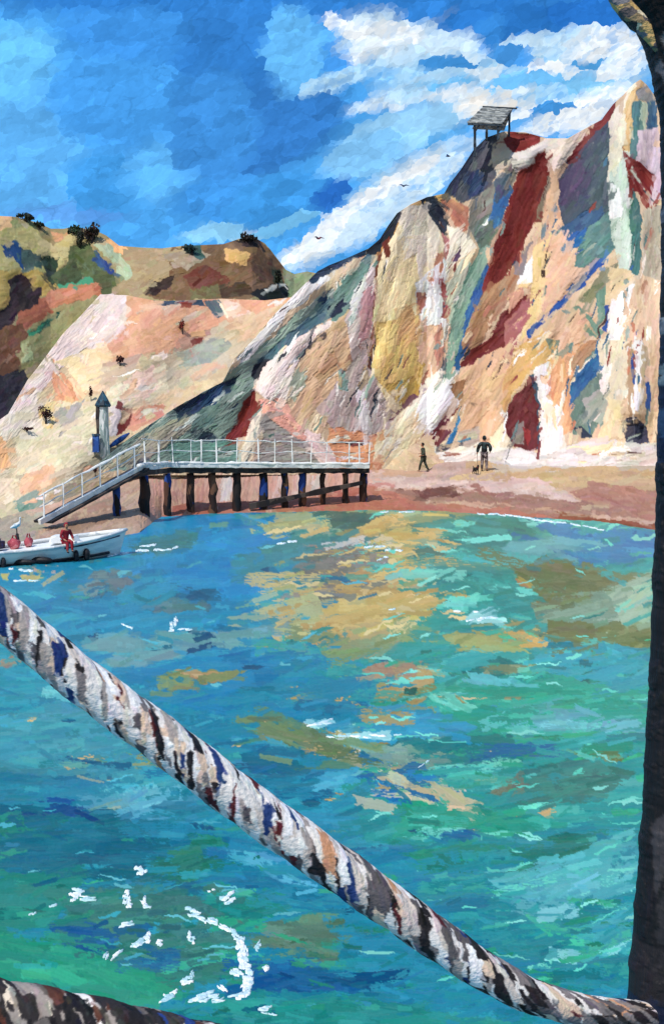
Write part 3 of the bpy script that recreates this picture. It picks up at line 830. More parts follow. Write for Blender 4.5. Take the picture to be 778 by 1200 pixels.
P([(58,1082),(100,1073),(144,1100),(130,1117),(70,1112)], (30,86,142), -8)
P([(163,1117),(205,1109),(214,1130),(175,1137)], (40,96,142), 5)
P([(-5,1092),(60,1100),(150,1130),(204,1150),(180,1190),(60,1160),(-5,1152)], (52,147,122), -12)
P([(240,1060),(300,1045),(340,1070),(300,1080)], (30,120,116), -5)
P([(298,1087),(370,1068),(404,1110),(390,1132),(330,1122)], (92,126,97), -8)
P([(288,1122),(340,1124),(434,1145),(420,1162),(300,1162)], (30,91,147), -4)
P([(218,1172),(400,1164),(600,1197),(600,1205),(210,1205)], (46,137,137), 0)
P([(20,1130),(60,1128),(110,1150),(80,1160)], (66,166,136), -14)
MINT = [(120,205,196),(96,190,180),(140,212,206),(84,176,168)]
ws.dabs(120, (430, 600, 770, 1180), MINT, (14, 46), (2.5, 7), 521)
ws.dabs(60, (430, 720, 770, 1180), [(40,150,120),(30,130,104),(60,168,136)], (18, 60), (4, 10), 522)
ws.dabs(70, (310, 600, 540, 760), [(206,178,104),(190,156,84),(214,192,130),(178,170,100)], (16, 52), (2.5, 6), 523)  # further ochre strokes of the painted cliff reflection
ws.dabs(46, (240, 760, 620, 980), [(192,164,92),(170,140,80),(206,180,120)], (10, 34), (2, 5), 524)
ws.dabs(110, (0, 640, 500, 1190), [(28,100,140),(60,158,186),(50,146,150),(24,88,124),(84,164,190)], (16, 54), (3, 8), 525)
ws.dabs(50, (0, 980, 420, 1190), [(44,140,112),(36,120,100),(66,160,128)], (16, 50), (4, 9), 526)
ws.dabs(40, (320, 620, 700, 800), [(40,130,128),(58,160,160),(36,110,110)], (14, 40), (2, 6), 527)
ws.strokes(3600, (28, 84), (7, 17), 10, 9, bleed=0.3, scatter=24, pscat=.2); ws.strokes(2000, (12, 40), (2.5, 7), 12, 12, bleed=0.3, seed=1, scatter=20, pscat=.28)
ws.dabs(70, (430, 600, 770, 1150), [(140,216,208),(112,204,194),(160,220,216)], (14, 44), (2, 5), 531)
ws.dabs(30, (330, 610, 540, 740), [(222,200,136),(212,182,108)], (14, 46), (2, 5), 532)  # brightest strokes of the painted cliff reflection
ws.dabs(40, (0, 640, 430, 1150), [(96,176,204),(120,186,206),(76,166,190)], (12, 40), (2, 4.5), 533); ws.finish(4)

G_SEA = 1.16
M_sea = mat_attr('sea_water', 0.40, 0.10, 0.0, 3.0)
pxs = cols_px(-520, 1300)
pys = np.concatenate([np.arange(588, 1204.5, 1.0), np.arange(1208, 1290, 8.0), [1330, 1400, 1500, 1700, 2000]])
PX, PY = np.meshgrid(pxs, pys)
Y = water_Y(PY); tx, tz = tdir(PX, PY)
hg = ws.at(PX, PY, ws.hg)
sw = vnoise(1600, 1900, 90, 22, 301, 3)
swell = bil(sw, np.clip(PX + 540, 0, 1897.0), np.clip(PY - 560, 0, 1597.0))
Z = (hg * 0.5 + swell * 2.2) * Y / F
V = np.stack([tx * Y, Y, Z], -1)
C = lin(ws.at(PX, PY, ws.col)) / G_SEA
warm = np.clip((C[..., 2] - C[..., 0]) / 0.15, 0, 1)[..., None]
C = C * (1 - warm + warm * np.array([0.76, 1.12, 0.92])) * (1 + 0.12 * (1 - warm))
tag(grid_obj('sea', V, C, M_sea), 'turquoise and blue sea with green shallows and a painted ochre cliff reflection', 'sea', kind='structure')
# the open water to the sides and behind
bm = bmesh.new()
vs = [bm.verts.new(p) for p in ((-1500, -1500, -0.5), (1500, -1500, -0.5), (1500, 58, -0.5), (-1500, 58, -0.5))]
bm.faces.new(vs)
tag(obj('open_sea', bm, mat_patchy('deep_water', [(30,104,134),(38,122,160),(40,130,140)], 0.15, 0.3, (1, 2, 1))), 'wide blue open water around the bay', 'sea', kind='structure')

# ------------------------------------------------------------------ foam: uneven white flakes lying on the water
M_foam = mat_patchy('foam_white', [(226,236,240),(200,224,230),(238,242,244),(176,214,220)], 14, 0.6, bump=0.6)
bm = bmesh.new()
def sea_z(px, py):
    return float(((ws.at(np.array(px), np.array(py), ws.hg) * 0.5 + sw[int(min(py - 560, 1599)), int(px + 540)] * 2.2) * water_Y(py) / F))
def sliver(px, py, lx, ly, ang, thick):
    Y = water_Y(py); a = math.radians(ang); z0 = sea_z(px, py); th = thick * Y / 6
    def pt(dx, dy, dz):
        x = dx * math.cos(a) + dy * math.sin(a); y = -dx * math.sin(a) + dy * math.cos(a)
        q = at(px + x, py + y, float(water_Y(py + y))); q.z = z0 + dz; return bm.verts.new(q)
    n = 7; up, lo = [], []
    for k in range(n):
        f = k / (n - 1); x = (f - .5) * lx; w = ly / 2 * (math.sin(math.pi * min(max(f, .06), .94)) ** .5) * random.uniform(.5, 1.2)
        o_ = random.uniform(-.18, .18) * ly
        up.append((pt(x, o_ - w, -th * .3), pt(x + random.uniform(-1, 1), o_ - w * .4, th * random.uniform(.5, 1.4)), pt(x, o_ + w * .5, th * random.uniform(.3, 1)), pt(x, o_ + w, -th * .3)))
    for r0, r1 in zip(up, up[1:]):
        for i in range(3): bm.faces.new((r0[i], r0[i + 1], r1[i + 1], r1[i]))
    bm.faces.new(up[0]); bm.faces.new(up[-1][::-1])
def flake(px, py, lx, ly, ang=0.0, thick=0.007):
    """one dab of foam, lx by ly pixels across: a few overlapping slivers"""
    if ly < 5:
        n = max(2, int(lx / 9)); a = math.radians(ang)
        for k in range(n):
            f = (k + .5) / n - .5 + random.uniform(-.3, .3) / n
            if random.random() < .18: continue
            sliver(px + f * lx * math.cos(a), py - f * lx * math.sin(a) + random.uniform(-.35, .35) * ly, random.uniform(.6, 1.5) * lx / n, ly * random.uniform(.35, .9), ang + random.uniform(-7, 7), thick)
        return
    for k in range(3):
        sliver(px + random.uniform(-.2, .2) * lx, py + (k - 1) * ly * .28, lx * random.uniform(.5, .95), ly * random.uniform(.4, .65), ang + random.uniform(-14, 14), thick)
for (x, y, lx, ly, a) in [
    (92,1046,20,9,8),(100,1053,22,5,-4),(88,1052,12,8,30),(148,1052,10,18,-25),(152,1060,8,12,10),(170,1058,8,14,60),(176,1063,16,4,10),
    (165,1020,15,11,0),(38,1070,12,4,18),(58,1063,15,4,20),(150,1084,24,7,12),(166,1104,22,8,30),(174,1098,8,14,-20),(138,1118,18,6,40),(186,1104,8,7,10),(124,1120,8,6,60),
    (228,1070,20,11,-10),(236,1078,14,6,-20),(250,1080,18,7,-18),(264,1088,18,8,-30),(266,1054,20,12,25),(248,1045,10,4,0),(222,1098,6,12,-30),(227,1102,5,10,-35),
    (274,1096,14,11,-40),(281,1106,12,16,10),(286,1118,14,20,5),(289,1132,14,22,0),(291,1146,15,20,-5),(288,1160,18,16,10),(280,1166,22,9,15),(276,1140,20,8,-20),(284,1125,10,22,0),
    (218,1148,18,10,15),(226,1142,8,8,40),(196,1168,22,9,12),(205,1162,12,5,30),(236,1170,28,8,12),(246,1166,26,9,8),(256,1172,18,6,20),(260,1158,18,5,-28),(310,1182,22,9,0),(316,1188,22,4,-8),(312,1135,11,10,20),(302,1110,16,14,50)]:
    if x > 300: flake(x, y, lx * 0.8, ly * 0.6, a)
    else:
        flake(x, y, lx, ly, a)
for (x, y, lx, ly, a) in [(376,847,34,5,8),(408,864,50,3,0),(450,862,40,3,0),(565,725,44,4,2),(548,716,30,2.5,0),(450,655,16,4,14),(438,640,24,4,0),(462,644,20,3,0),(462,714,20,3,4),
    (520,596.5,60,1.6,0),(590,604,60,1.6,-5),(640,610,50,2,-9),(690,619,40,2,-12),(470,601,50,1.6,0),(185,644,46,4,6),(172,640,20,4,10),(150,648,40,3,8),(20,668,40,4,0),(330,638,30,3,8),
    (200,733,6,12,40),(206,728,5,12,35),(150,735,14,3,-20),(212,738,30,3,0),(30,680,26,2,0),(440,862,20,3,0),(498,893,14,3,30),(505,897,24,3,-5)]:
    flake(x, y, lx, ly, a, 0.006)
tag(obj('foam', bm, M_foam, smooth=True), 'white flecks of foam scattered on the water', 'foam', kind='stuff')
# ------------------------------------------------------------------ light
SUN = Vector((-0.32, -0.50, 0.80)).normalized()
sl = bpy.data.lights.new('sun', 'SUN'); sl.energy = 3.4; sl.angle = R(0.6); sl.color = (1.0, 0.95, 0.88)
so = bpy.data.objects.new('sun', sl); COL.objects.link(so)
so.rotation_euler = SUN.to_track_quat('Z', 'Y').to_euler(); so.location = (-20, -12, 40)

# ------------------------------------------------------------------ sky: Nishita plus broken cloud worked in flat strokes
W = bpy.data.worlds.new('World'); SC.world = W; W.use_nodes = True
nt = W.node_tree; nt.nodes.clear(); N = nt.nodes.new; LK = nt.links.new
out = N('ShaderNodeOutputWorld')
sky = N('ShaderNodeTexSky'); sky.sky_type = 'NISHITA'; sky.sun_disc = False
sky.sun_elevation = math.asin(SUN.z); sky.sun_rotation = math.atan2(SUN.x, SUN.y)
b1 = N('ShaderNodeBackground'); b1.inputs[1].default_value = 0.10; LK(sky.outputs[0], b1.inputs[0])
tc = N('ShaderNodeTexCoord'); sep = N('ShaderNodeSeparateXYZ'); LK(tc.outputs['Generated'], sep.inputs[0])
def M(op, a, b=None):
    m = N('ShaderNodeMath'); m.operation = op
    for i, v in enumerate((a, b)):
        if v is None: continue
        if isinstance(v, (int, float)): m.inputs[i].default_value = v
        else: LK(v, m.inputs[i])
    return m.outputs[0]
def VM(op, a, b=None, sc=None):
    m = N('ShaderNodeVectorMath'); m.operation = op
    for i, v in enumerate((a, b)):
        if v is None: continue
        if isinstance(v, tuple): m.inputs[i].default_value = v
        else: LK(v, m.inputs[i])
    if sc is not None: m.inputs['Scale'].default_value = sc
    return m.outputs['Value'] if op in ('LENGTH', 'DOT_PRODUCT') else m.outputs[0]
az = M('MULTIPLY', M('ARCTAN2', sep.outputs[0], sep.outputs[1]), F)
el = M('MULTIPLY', M('ARCSINE', sep.outputs[2]), F)
cb = N('ShaderNodeCombineXYZ'); LK(az, cb.inputs[0]); LK(el, cb.inputs[1]); p0 = cb.outputs[0]
def noise(vec, scale, detail=3):
    n = N('ShaderNodeTexNoise'); n.inputs['Scale'].default_value = scale; n.inputs['Detail'].default_value = detail; LK(vec, n.inputs['Vector']); return n
def warp(vec, scale, amt, detail=3):
    n = noise(vec, scale, detail)
    return VM('ADD', vec, VM('SCALE', VM('SUBTRACT', n.outputs['Color'], (0.5, 0.5, 0.5)), sc=amt))
def rotz(vec, ang):
    r = N('ShaderNodeVectorRotate'); r.rotation_type = 'Z_AXIS'; r.inputs['Angle'].default_value = R(ang); LK(vec, r.inputs[0]); return r.outputs[0]
def cells(vec, size, asp, ang):
    """flat facets: every point takes the place of its cell's centre"""
    q = VM('MULTIPLY', rotz(vec, -ang), (1.0, asp, 1.0))
    v = N('ShaderNodeTexVoronoi'); v.inputs['Scale'].default_value = 1.0 / size; v.inputs['Randomness'].default_value = 1.0
    LK(q, v.inputs['Vector'])
    return rotz(VM('MULTIPLY', v.outputs['Position'], (1.0, 1.0 / asp, 1.0)), ang), v
p1 = warp(p0, 1 / 45, 34, 4)
c1, v1 = cells(warp(p0, 1 / 12, 16, 3), 26, 2.2, 22)
c2, v2 = cells(warp(p0, 1 / 8, 9, 2), 9, 1.9, 35)
mixv = VM('ADD', VM('SCALE', p1, sc=0.14), VM('ADD', VM('SCALE', c1, sc=0.58), VM('SCALE', c2, sc=0.28)))
pw = warp(mixv, 1 / 7, 5, 3)

def sph(px, py):
    tx, tz = tdir(px, py); n = math.sqrt(tx * tx + 1 + tz * tz)
    return math.atan2(float(tx), 1.0) * F, math.asin(float(tz) / n) * F
def rgb(c, k=1.0):
    v = lin(c) * k; return (float(v[0]), float(v[1]), float(v[2]), 1)
cur = None
sv2 = N('ShaderNodeSeparateColor'); LK(v2.outputs['Color'], sv2.inputs[0])
nz = noise(VM('MULTIPLY', rotz(p0, -16), (0.4, 1.0, 1.0)), 1 / 9.0, 3)
def rmap(x, a, b, c, d):
    mr = N('ShaderNodeMapRange'); mr.inputs[1].default_value = a; mr.inputs[2].default_value = b; mr.inputs[3].default_value = c; mr.inputs[4].default_value = d
    LK(x, mr.inputs[0]); return mr.outputs[0]
veil = M('MULTIPLY', rmap(sv2.outputs[2], 0.0, 0.6, 0.58, 1.0), rmap(nz.outputs[0], 0.32, 0.52, 0.6, 1.0))
base = N('ShaderNodeRGB'); base.outputs[0].default_value = rgb((78,166,240)); cur = base.outputs[0]
def blob(px, py, rx, ry, ang, c, soft=0.22, fac=1.0):
    global cur
    a, e = sph(px, py)
    mp = N('ShaderNodeMapping'); mp.vector_type = 'TEXTURE'
    mp.inputs['Location'].default_value = (a, e, 0); mp.inputs['Rotation'].default_value = (0, 0, R(ang)); mp.inputs['Scale'].default_value = (rx, ry, 1e6)
    LK(pw, mp.inputs[0])
    ln = VM('LENGTH', mp.outputs[0])
    mr = N('ShaderNodeMapRange'); mr.interpolation_type = 'SMOOTHSTEP'
    mr.inputs[1].default_value = 1 + soft; mr.inputs[2].default_value = 1 - soft; mr.inputs[3].default_value = 0; mr.inputs[4].default_value = fac
    LK(ln, mr.inputs[0])
    f_ = mr.outputs[0]
    if min(c) > 160: f_ = M('MULTIPLY', f_, veil)
    mx = N('ShaderNodeMix'); mx.data_type = 'RGBA'; LK(f_, mx.inputs[0]); LK(cur, mx.inputs[6]); mx.inputs[7].default_value = rgb(c)
    cur = mx.outputs[2]
for b in [
    (389,-10,600,38,0,(52,130,212)),(20,95,60,56,0,(106,194,252)),(60,190,85,80,0,(96,180,248)),(150,110,90,70,0,(72,158,236)),(120,220,40,40,0,(68,156,230)),
    (220,200,70,40,10,(94,180,248)),(160,40,90,25,0,(64,146,226)),(270,90,60,80,20,(52,126,204)),(310,150,100,50,20,(54,124,200)),(260,235,60,28,5,(66,150,228)),
    (345,60,36,46,10,(100,182,244)),(400,65,24,18,0,(70,152,232)),(250,150,50,60,0,(64,142,218)),(80,252,64,9,0,(90,146,220),0.4,0.7),(270,272,56,12,8,(140,206,248)),
    (330,235,60,30,15,(64,150,224)),(390,224,24,15,40,(40,104,192),0.25,0.95),
    # broken white cloud
    (450,45,60,26,-8,(196,224,244)),(400,28,26,10,-20,(236,244,250)),(455,40,50,12,-6,(240,246,251)),(480,66,40,14,0,(214,232,246)),(430,56,24,12,30,(226,238,248)),
    (400,92,52,9,18,(176,216,244)),(470,108,62,11,18,(210,230,246)),(505,80,44,6,8,(120,188,240)),(500,118,44,10,10,(232,240,248)),
    (600,90,150,42,0,(168,214,246)),(560,50,66,20,0,(206,230,248)),(520,40,24,20,30,(200,226,246)),(655,46,50,18,0,(196,226,248)),(710,66,44,30,0,(236,244,251)),
    (600,22,90,18,0,(46,122,204)),(690,14,60,14,0,(40,112,196)),(575,40,14,22,-20,(56,136,216)),(600,64,24,12,-10,(70,148,222)),(530,74,34,5,0,(66,146,218)),(628,82,17,8,0,(76,154,224)),
    (690,75,22,4,0,(84,164,228)),(590,98,100,9,0,(110,186,240)),(690,104,30,8,0,(126,196,242)),(640,78,26,6,0,(240,246,250)),(560,85,22,7,0,(214,232,246)),
    (530,110,40,8,15,(232,240,248)),(560,118,70,9,10,(216,234,248)),(492,131,28,8,0,(56,138,218)),(684,115,13,6,10,(92,170,230)),(520,140,60,12,10,(196,224,246)),
    (640,140,76,20,0,(232,242,250)),(575,122,34,9,0,(240,238,234)),(690,125,40,14,20,(240,246,251)),(640,128,44,3.5,0,(70,150,222)),(580,156,44,6,20,(92,164,228)),
    (460,165,80,30,20,(150,206,246)),(500,180,50,14,28,(88,168,232)),(430,180,50,22,20,(128,194,244)),(445,215,30,10,30,(176,218,248)),
    (460,230,110,26,32,(204,228,246)),(380,282,58,18,28,(214,232,246)),(470,208,52,10,30,(240,245,250)),(420,240,60,9,32,(238,244,250)),(360,290,34,12,25,(240,246,250)),(445,258,50,14,32,(196,224,246)),
    (300,272,28,6,15,(236,240,246)),(330,262,40,7,20,(120,196,246))]:
    blob(*b)
# tonal difference from facet to facet and thin ridges between them
def mul(colr, fac):
    mx = N('ShaderNodeMix'); mx.data_type = 'RGBA'; mx.blend_type = 'MULTIPLY'; mx.inputs[0].default_value = 1.0
    LK(colr, mx.inputs[6]); LK(fac, mx.inputs[7]); return mx.outputs[2]
def rng_map(x, a, b, c, d):
    mr = N('ShaderNodeMapRange'); mr.inputs[1].default_value = a; mr.inputs[2].default_value = b; mr.inputs[3].default_value = c; mr.inputs[4].default_value = d
    LK(x, mr.inputs[0]); return mr.outputs[0]
s1 = N('ShaderNodeSeparateColor'); LK(v1.outputs['Color'], s1.inputs[0]); s2 = N('ShaderNodeSeparateColor'); LK(v2.outputs['Color'], s2.inputs[0])
cur = mul(cur, rng_map(s1.outputs[0], 0, 1, 0.88, 1.10)); cur = mul(cur, rng_map(s2.outputs[1], 0, 1, 0.95, 1.06))
c3, v3 = cells(warp(p0, 1 / 20, 22, 3), 42, 2.6, 14)
s3 = N('ShaderNodeSeparateColor'); LK(v3.outputs['Color'], s3.inputs[0]); cur = mul(cur, rng_map(s3.outputs[2], 0, 1, 0.90, 1.10))
def ridges(vec, size, asp, ang, width, nscale, k):
    q = VM('MULTIPLY', rotz(vec, -ang), (1.0, asp, 1.0))
    v = N('ShaderNodeTexVoronoi'); v.feature = 'DISTANCE_TO_EDGE'; v.inputs['Scale'].default_value = 1.0 / size; LK(q, v.inputs['Vector'])
    e = rng_map(v.outputs['Distance'], 0.0, width, 1.0, 0.0)
    n = noise(p0, nscale, 2)
    return M('ADD', 1.0, M('MULTIPLY', e, rng_map(n.outputs[0], 0.52, 0.66, 0.0, k)))
cur = mul(cur, ridges(warp(p0, 1 / 12, 16, 3), 26, 2.2, 22, 0.07, 1 / 26, 0.16))
cur = mul(cur, ridges(warp(p0, 1 / 20, 22, 3), 42, 2.6, 14, 0.05, 1 / 37, -0.18))
fine = noise(VM('MULTIPLY', rotz(p0, -28), (0.35, 1.0, 1.0)), 1 / 3.0, 3)
cur = mul(cur, rng_map(fine.outputs[0], 0.3, 0.7, 0.97, 1.03))
b2 = N('ShaderNodeBackground'); b2.inputs[1].default_value = 1.06; LK(cur, b2.inputs[0])
# cloud layer fills the quarter of the sky over the bay and thins out round the back
msk = N('ShaderNodeMapRange'); msk.interpolation_type = 'SMOOTHSTEP'; msk.inputs[1].default_value = -0.1; msk.inputs[2].default_value = 0.5
LK(sep.outputs[1], msk.inputs[0])
ms = N('ShaderNodeMixShader'); LK(msk.outputs[0], ms.inputs[0]); LK(b1.outputs[0], ms.inputs[1]); LK(b2.outputs[0], ms.inputs[2]); LK(ms.outputs[0], out.inputs[0])
# ------------------------------------------------------------------ things
M_white = mat_patchy('white_paint', [(242,243,242),(228,230,230),(246,245,240),(206,212,216)], 5, 0.5)
M_pile = mat_patchy('tarred_timber', [(34,28,28),(48,34,32),(28,28,32),(62,42,36),(34,62,132),(40,34,34),(88,60,48),(36,72,140),(110,78,60)], 3.2, 0.7, (1, 1, 0.5))
M_beam = mat_patchy('dark_timber', [(44,40,42),(60,52,50),(36,36,42),(84,74,70)], 3, 0.7)
M_hull = mat_patchy('boat_white', [(242,242,240),(232,234,232),(246,246,242),(220,224,226)], 3, 0.4, (0.4, 1, 3))
M_navy = mat_patchy('navy_canvas', [(30,44,84),(38,60,108),(28,36,60)], 6, 0.6)
M_black = mat_patchy('black_rubber', [(26,28,34),(40,42,50),(30,30,36)], 8, 0.5)
M_pink = mat_patchy('pink_cloth', [(178,84,96),(150,60,74),(206,130,134)], 9, 0.8)
M_red = mat_patchy('red_cloth', [(146,34,48),(122,28,42),(170,58,66)], 7, 0.8)
M_dark = mat_patchy('dark_cloth', [(24,30,32),(38,56,58),(22,22,26),(60,76,78)], 8, 0.8)
M_grey = mat_patchy('grey_cloth', [(112,102,104),(70,62,66),(150,138,136)], 8, 0.8)
M_green = mat_patchy('green_cloth', [(52,62,52),(70,78,66),(40,46,42)], 8, 0.8)
M_skin = mat_patchy('skin', [(188,138,112),(176,126,100)], 8, 0.6)
M_hair = mat_patchy('dark_hair', [(30,24,22),(44,34,30)], 20, 0.7)
M_fur = mat_patchy('black_fur', [(26,28,32),(44,48,54),(20,20,22)], 16, 0.8)
M_eye = mat_patchy('eye_dark', [(20,18,18),(30,26,24)], 20, 0.3)
M_slate = mat_patchy('weathered_shingle', [(148,152,150),(118,122,122),(176,178,174),(98,102,104)], 4, 0.7, (1, 3, 3))
M_post = mat_patchy('dark_post', [(46,58,70),(34,40,48),(66,78,88)], 5, 0.7)
M_col = mat_patchy('weathered_white', [(206,212,212),(170,188,186),(226,228,228),(148,166,164)], 4, 0.6, (3, 3, 0.7))
M_cap = mat_patchy('slate_blue', [(34,66,86),(28,46,62),(52,92,112)], 6, 0.6)
M_blue = mat_patchy('blue_paint', [(38,76,148),(28,52,108),(58,100,170)], 6, 0.6)

# ---------------- jetty
def deck_pt(px):
    Yd = ip(px, [(163, 44.0), (200, 48.0), (430, 52.0)]); pyd = ip(px, [(163, 548.5), (200, 545.5), (430, 546.5)])
    return at(px, float(pyd), float(Yd))
jetty = empty('jetty', at(300, 602, 49.5))
tag(jetty, 'long white railed jetty on dark piles in front of the cliff', 'jetty')
def part(name, bm, m, root, smooth=False):
    o = obj(name, bm, m, None, smooth); o.parent = root; o.matrix_parent_inverse = root.matrix_basis.inverted(); return o
random.seed(3)
xs = list(range(163, 437, 6))
def strip(zt, zb, y0, y1, jit, x_from=163):
    bm = bmesh.new(); rings = []
    for x in xs:
        if x < x_from: continue
        p = deck_pt(x); j = random.uniform(-jit, jit); k = random.uniform(-jit, jit)
        rings.append([bm.verts.new(p + Vector((0, y, z))) for y, z in ((y0 + k, zt + j), (y1, zt), (y1, zb), (y0 + k, zb + j))])
    for a, b in zip(rings, rings[1:]):
        for i in range(4): bm.faces.new((a[i], a[(i + 1) % 4], b[(i + 1) % 4], b[i]))
    bm.faces.new(rings[0]); bm.faces.new(rings[-1][::-1])
    return bm
part('deck', strip(0.06, -0.08, 0, 1.1, 0.025), M_white, jetty)
part('beam', strip(-0.105, -0.30, 0.14, 0.5, 0.03), M_beam, jetty)
bm = bmesh.new(); add_tube(bm, [deck_pt(x) + Vector((0, .05, .09 + random.uniform(-.02, .02))) for x in xs], [.07 * random.uniform(.6, 1.35) for _ in xs], 8, .1)
part('added_edge_tube', bm, M_white, jetty, True)  # white tube added to catch the sun as a bright deck edge
PILES = [(168, 0.19), (194, 0.15), (222, 0.15), (248, 0.17), (276, 0.17), (308, 0.17), (333, 0.15), (354, 0.17), (378, 0.12), (405, 0.14), (426, 0.16)]
for px_, r_ in PILES:
    p = deck_pt(px_); bm = bmesh.new()
    yb = 0.45 if px_ > 180 else 0.3
    zs = np.linspace(p.z - 0.31, -0.9 if px_ < 340 else -0.2, 9)
    add_tube(bm, [(p.x + random.uniform(-.03, .03), p.y + yb, z) for z in zs], [r_ * random.uniform(0.85, 1.15) for _ in zs], 9, 0.12)
    part('pile', bm, M_pile, jetty, True)
ramp_a, ramp_b = deck_pt(163) + Vector((0.0, 0.3, 0.0)), at(47, 612, 40.0)
def ramp_pt(t): return ramp_a.lerp(ramp_b, t)
bm = bmesh.new()
for dy in (0.0, 0.95): add_bar(bm, ramp_pt(0) + Vector((0, dy, 0)), ramp_pt(1) + Vector((0, dy, 0)), 0.10, 0.17, 0.2, 14)
part('stringer', bm, M_white, jetty)
bm = bmesh.new(); add_bar(bm, ramp_pt(0.01) + Vector((0, 0.475, -0.03)), ramp_pt(1) + Vector((0, 0.475, -0.03)), 0.8, 0.08, 0.05, 14)
part('ramp', bm, M_beam, jetty)
bm = bmesh.new(); add_bar(bm, ramp_pt(0.02) + Vector((0, 0.1, -0.17)), ramp_pt(0.78) + Vector((0, 0.1, -0.15)), 0.12, 0.12, 0.3, 14)
part('ramp_beam', bm, M_beam, jetty)
p = ramp_pt(0.27); bm = bmesh.new(); zs = np.linspace(p.z - 0.2, p.z - 1.45, 6)
add_tube(bm, [(p.x, p.y + 0.3, z) for z in zs], [0.14, 0.15, 0.13, 0.15, 0.12, 0.1], 8, 0.12); part('pile', bm, M_pile, jetty, True)
a = deck_pt(292); b = deck_pt(424); bm = bmesh.new()
add_bar(bm, (a.x, a.y + 0.2, at(292, 594, a.y).z), (b.x, b.y + 0.2, at(424, 566, b.y).z), 0.16, 0.2, 0.25, 12); part('brace', bm, M_beam, jetty)
# railings: a row of posts, each of its own, and two rails
RP = [170, 186, 203, 224, 236, 254, 277, 303, 322, 343, 364, 382, 409, 421, 432]
for px_ in RP:
    p = deck_pt(px_); bm = bmesh.new(); h = random.uniform(0.95, 1.12)
    add_bar(bm, p + Vector((0, 0.08, 0.06)), p + Vector((random.uniform(-.05, .05), 0.08, h)), random.uniform(0.028, 0.058), None, 0.35, 5); part('railing_post', bm, M_white, jetty)
for z, w in ((1.0, 0.036), (0.55, 0.03)):
    bm = bmesh.new()
    pts = [deck_pt(x) + Vector((0, 0.14, z + random.uniform(-.05, .05))) for x in range(166, 436, 9)]
    add_tube(bm, pts, [w / 2 * random.uniform(0.7, 1.5) for _ in pts], 6); part('handrail', bm, M_white, jetty)
for k in range(6):
    p = ramp_pt(0.06 + k * 0.18); bm = bmesh.new()
    add_bar(bm, p + Vector((0, 0.0, 0.09)), p + Vector((0, 0.0, 0.88)), 0.05, None, 0.25, 4); part('railing_post', bm, M_white, jetty)
for z, w in ((0.86, 0.075), (0.5, 0.035)):
    bm = bmesh.new(); pts = [ramp_pt(t) + Vector((0, 0.05, z + random.uniform(-.03, .03))) for t in np.linspace(0, 1, 14)]
    add_tube(bm, pts, [w / 2 * random.uniform(0.6, 1.5) for _ in pts], 6); part('handrail', bm, M_white, jetty)

# ---------------- figures: one skinned surface per body, clothing as further skins over it
def skin(name, V, E, rad, mat, parent, sub=1, root=0):
    me = bpy.data.meshes.new(name + '_rig'); me.from_pydata([tuple(v) for v in V], E, [])
    o = bpy.data.objects.new(name + '_rig', me); COL.objects.link(o)
    sm = o.modifiers.new('s', 'SKIN'); sm.use_smooth_shade = True
    sd = o.modifiers.new('d', 'SUBSURF'); sd.levels = sub; sd.render_levels = sub
    for i, r in enumerate(rad):
        sv = me.skin_vertices[0].data[i]; sv.radius = (r, r) if not hasattr(r, '__len__') else r; sv.use_root = (i == root)
    dg = bpy.context.evaluated_depsgraph_get(); dg.update()
    nm = bpy.data.meshes.new_from_object(o.evaluated_get(dg)); nm.name = name
    bpy.data.objects.remove(o); bpy.data.meshes.remove(me)
    nm.materials.clear()
    return link(name, nm, mat, parent)

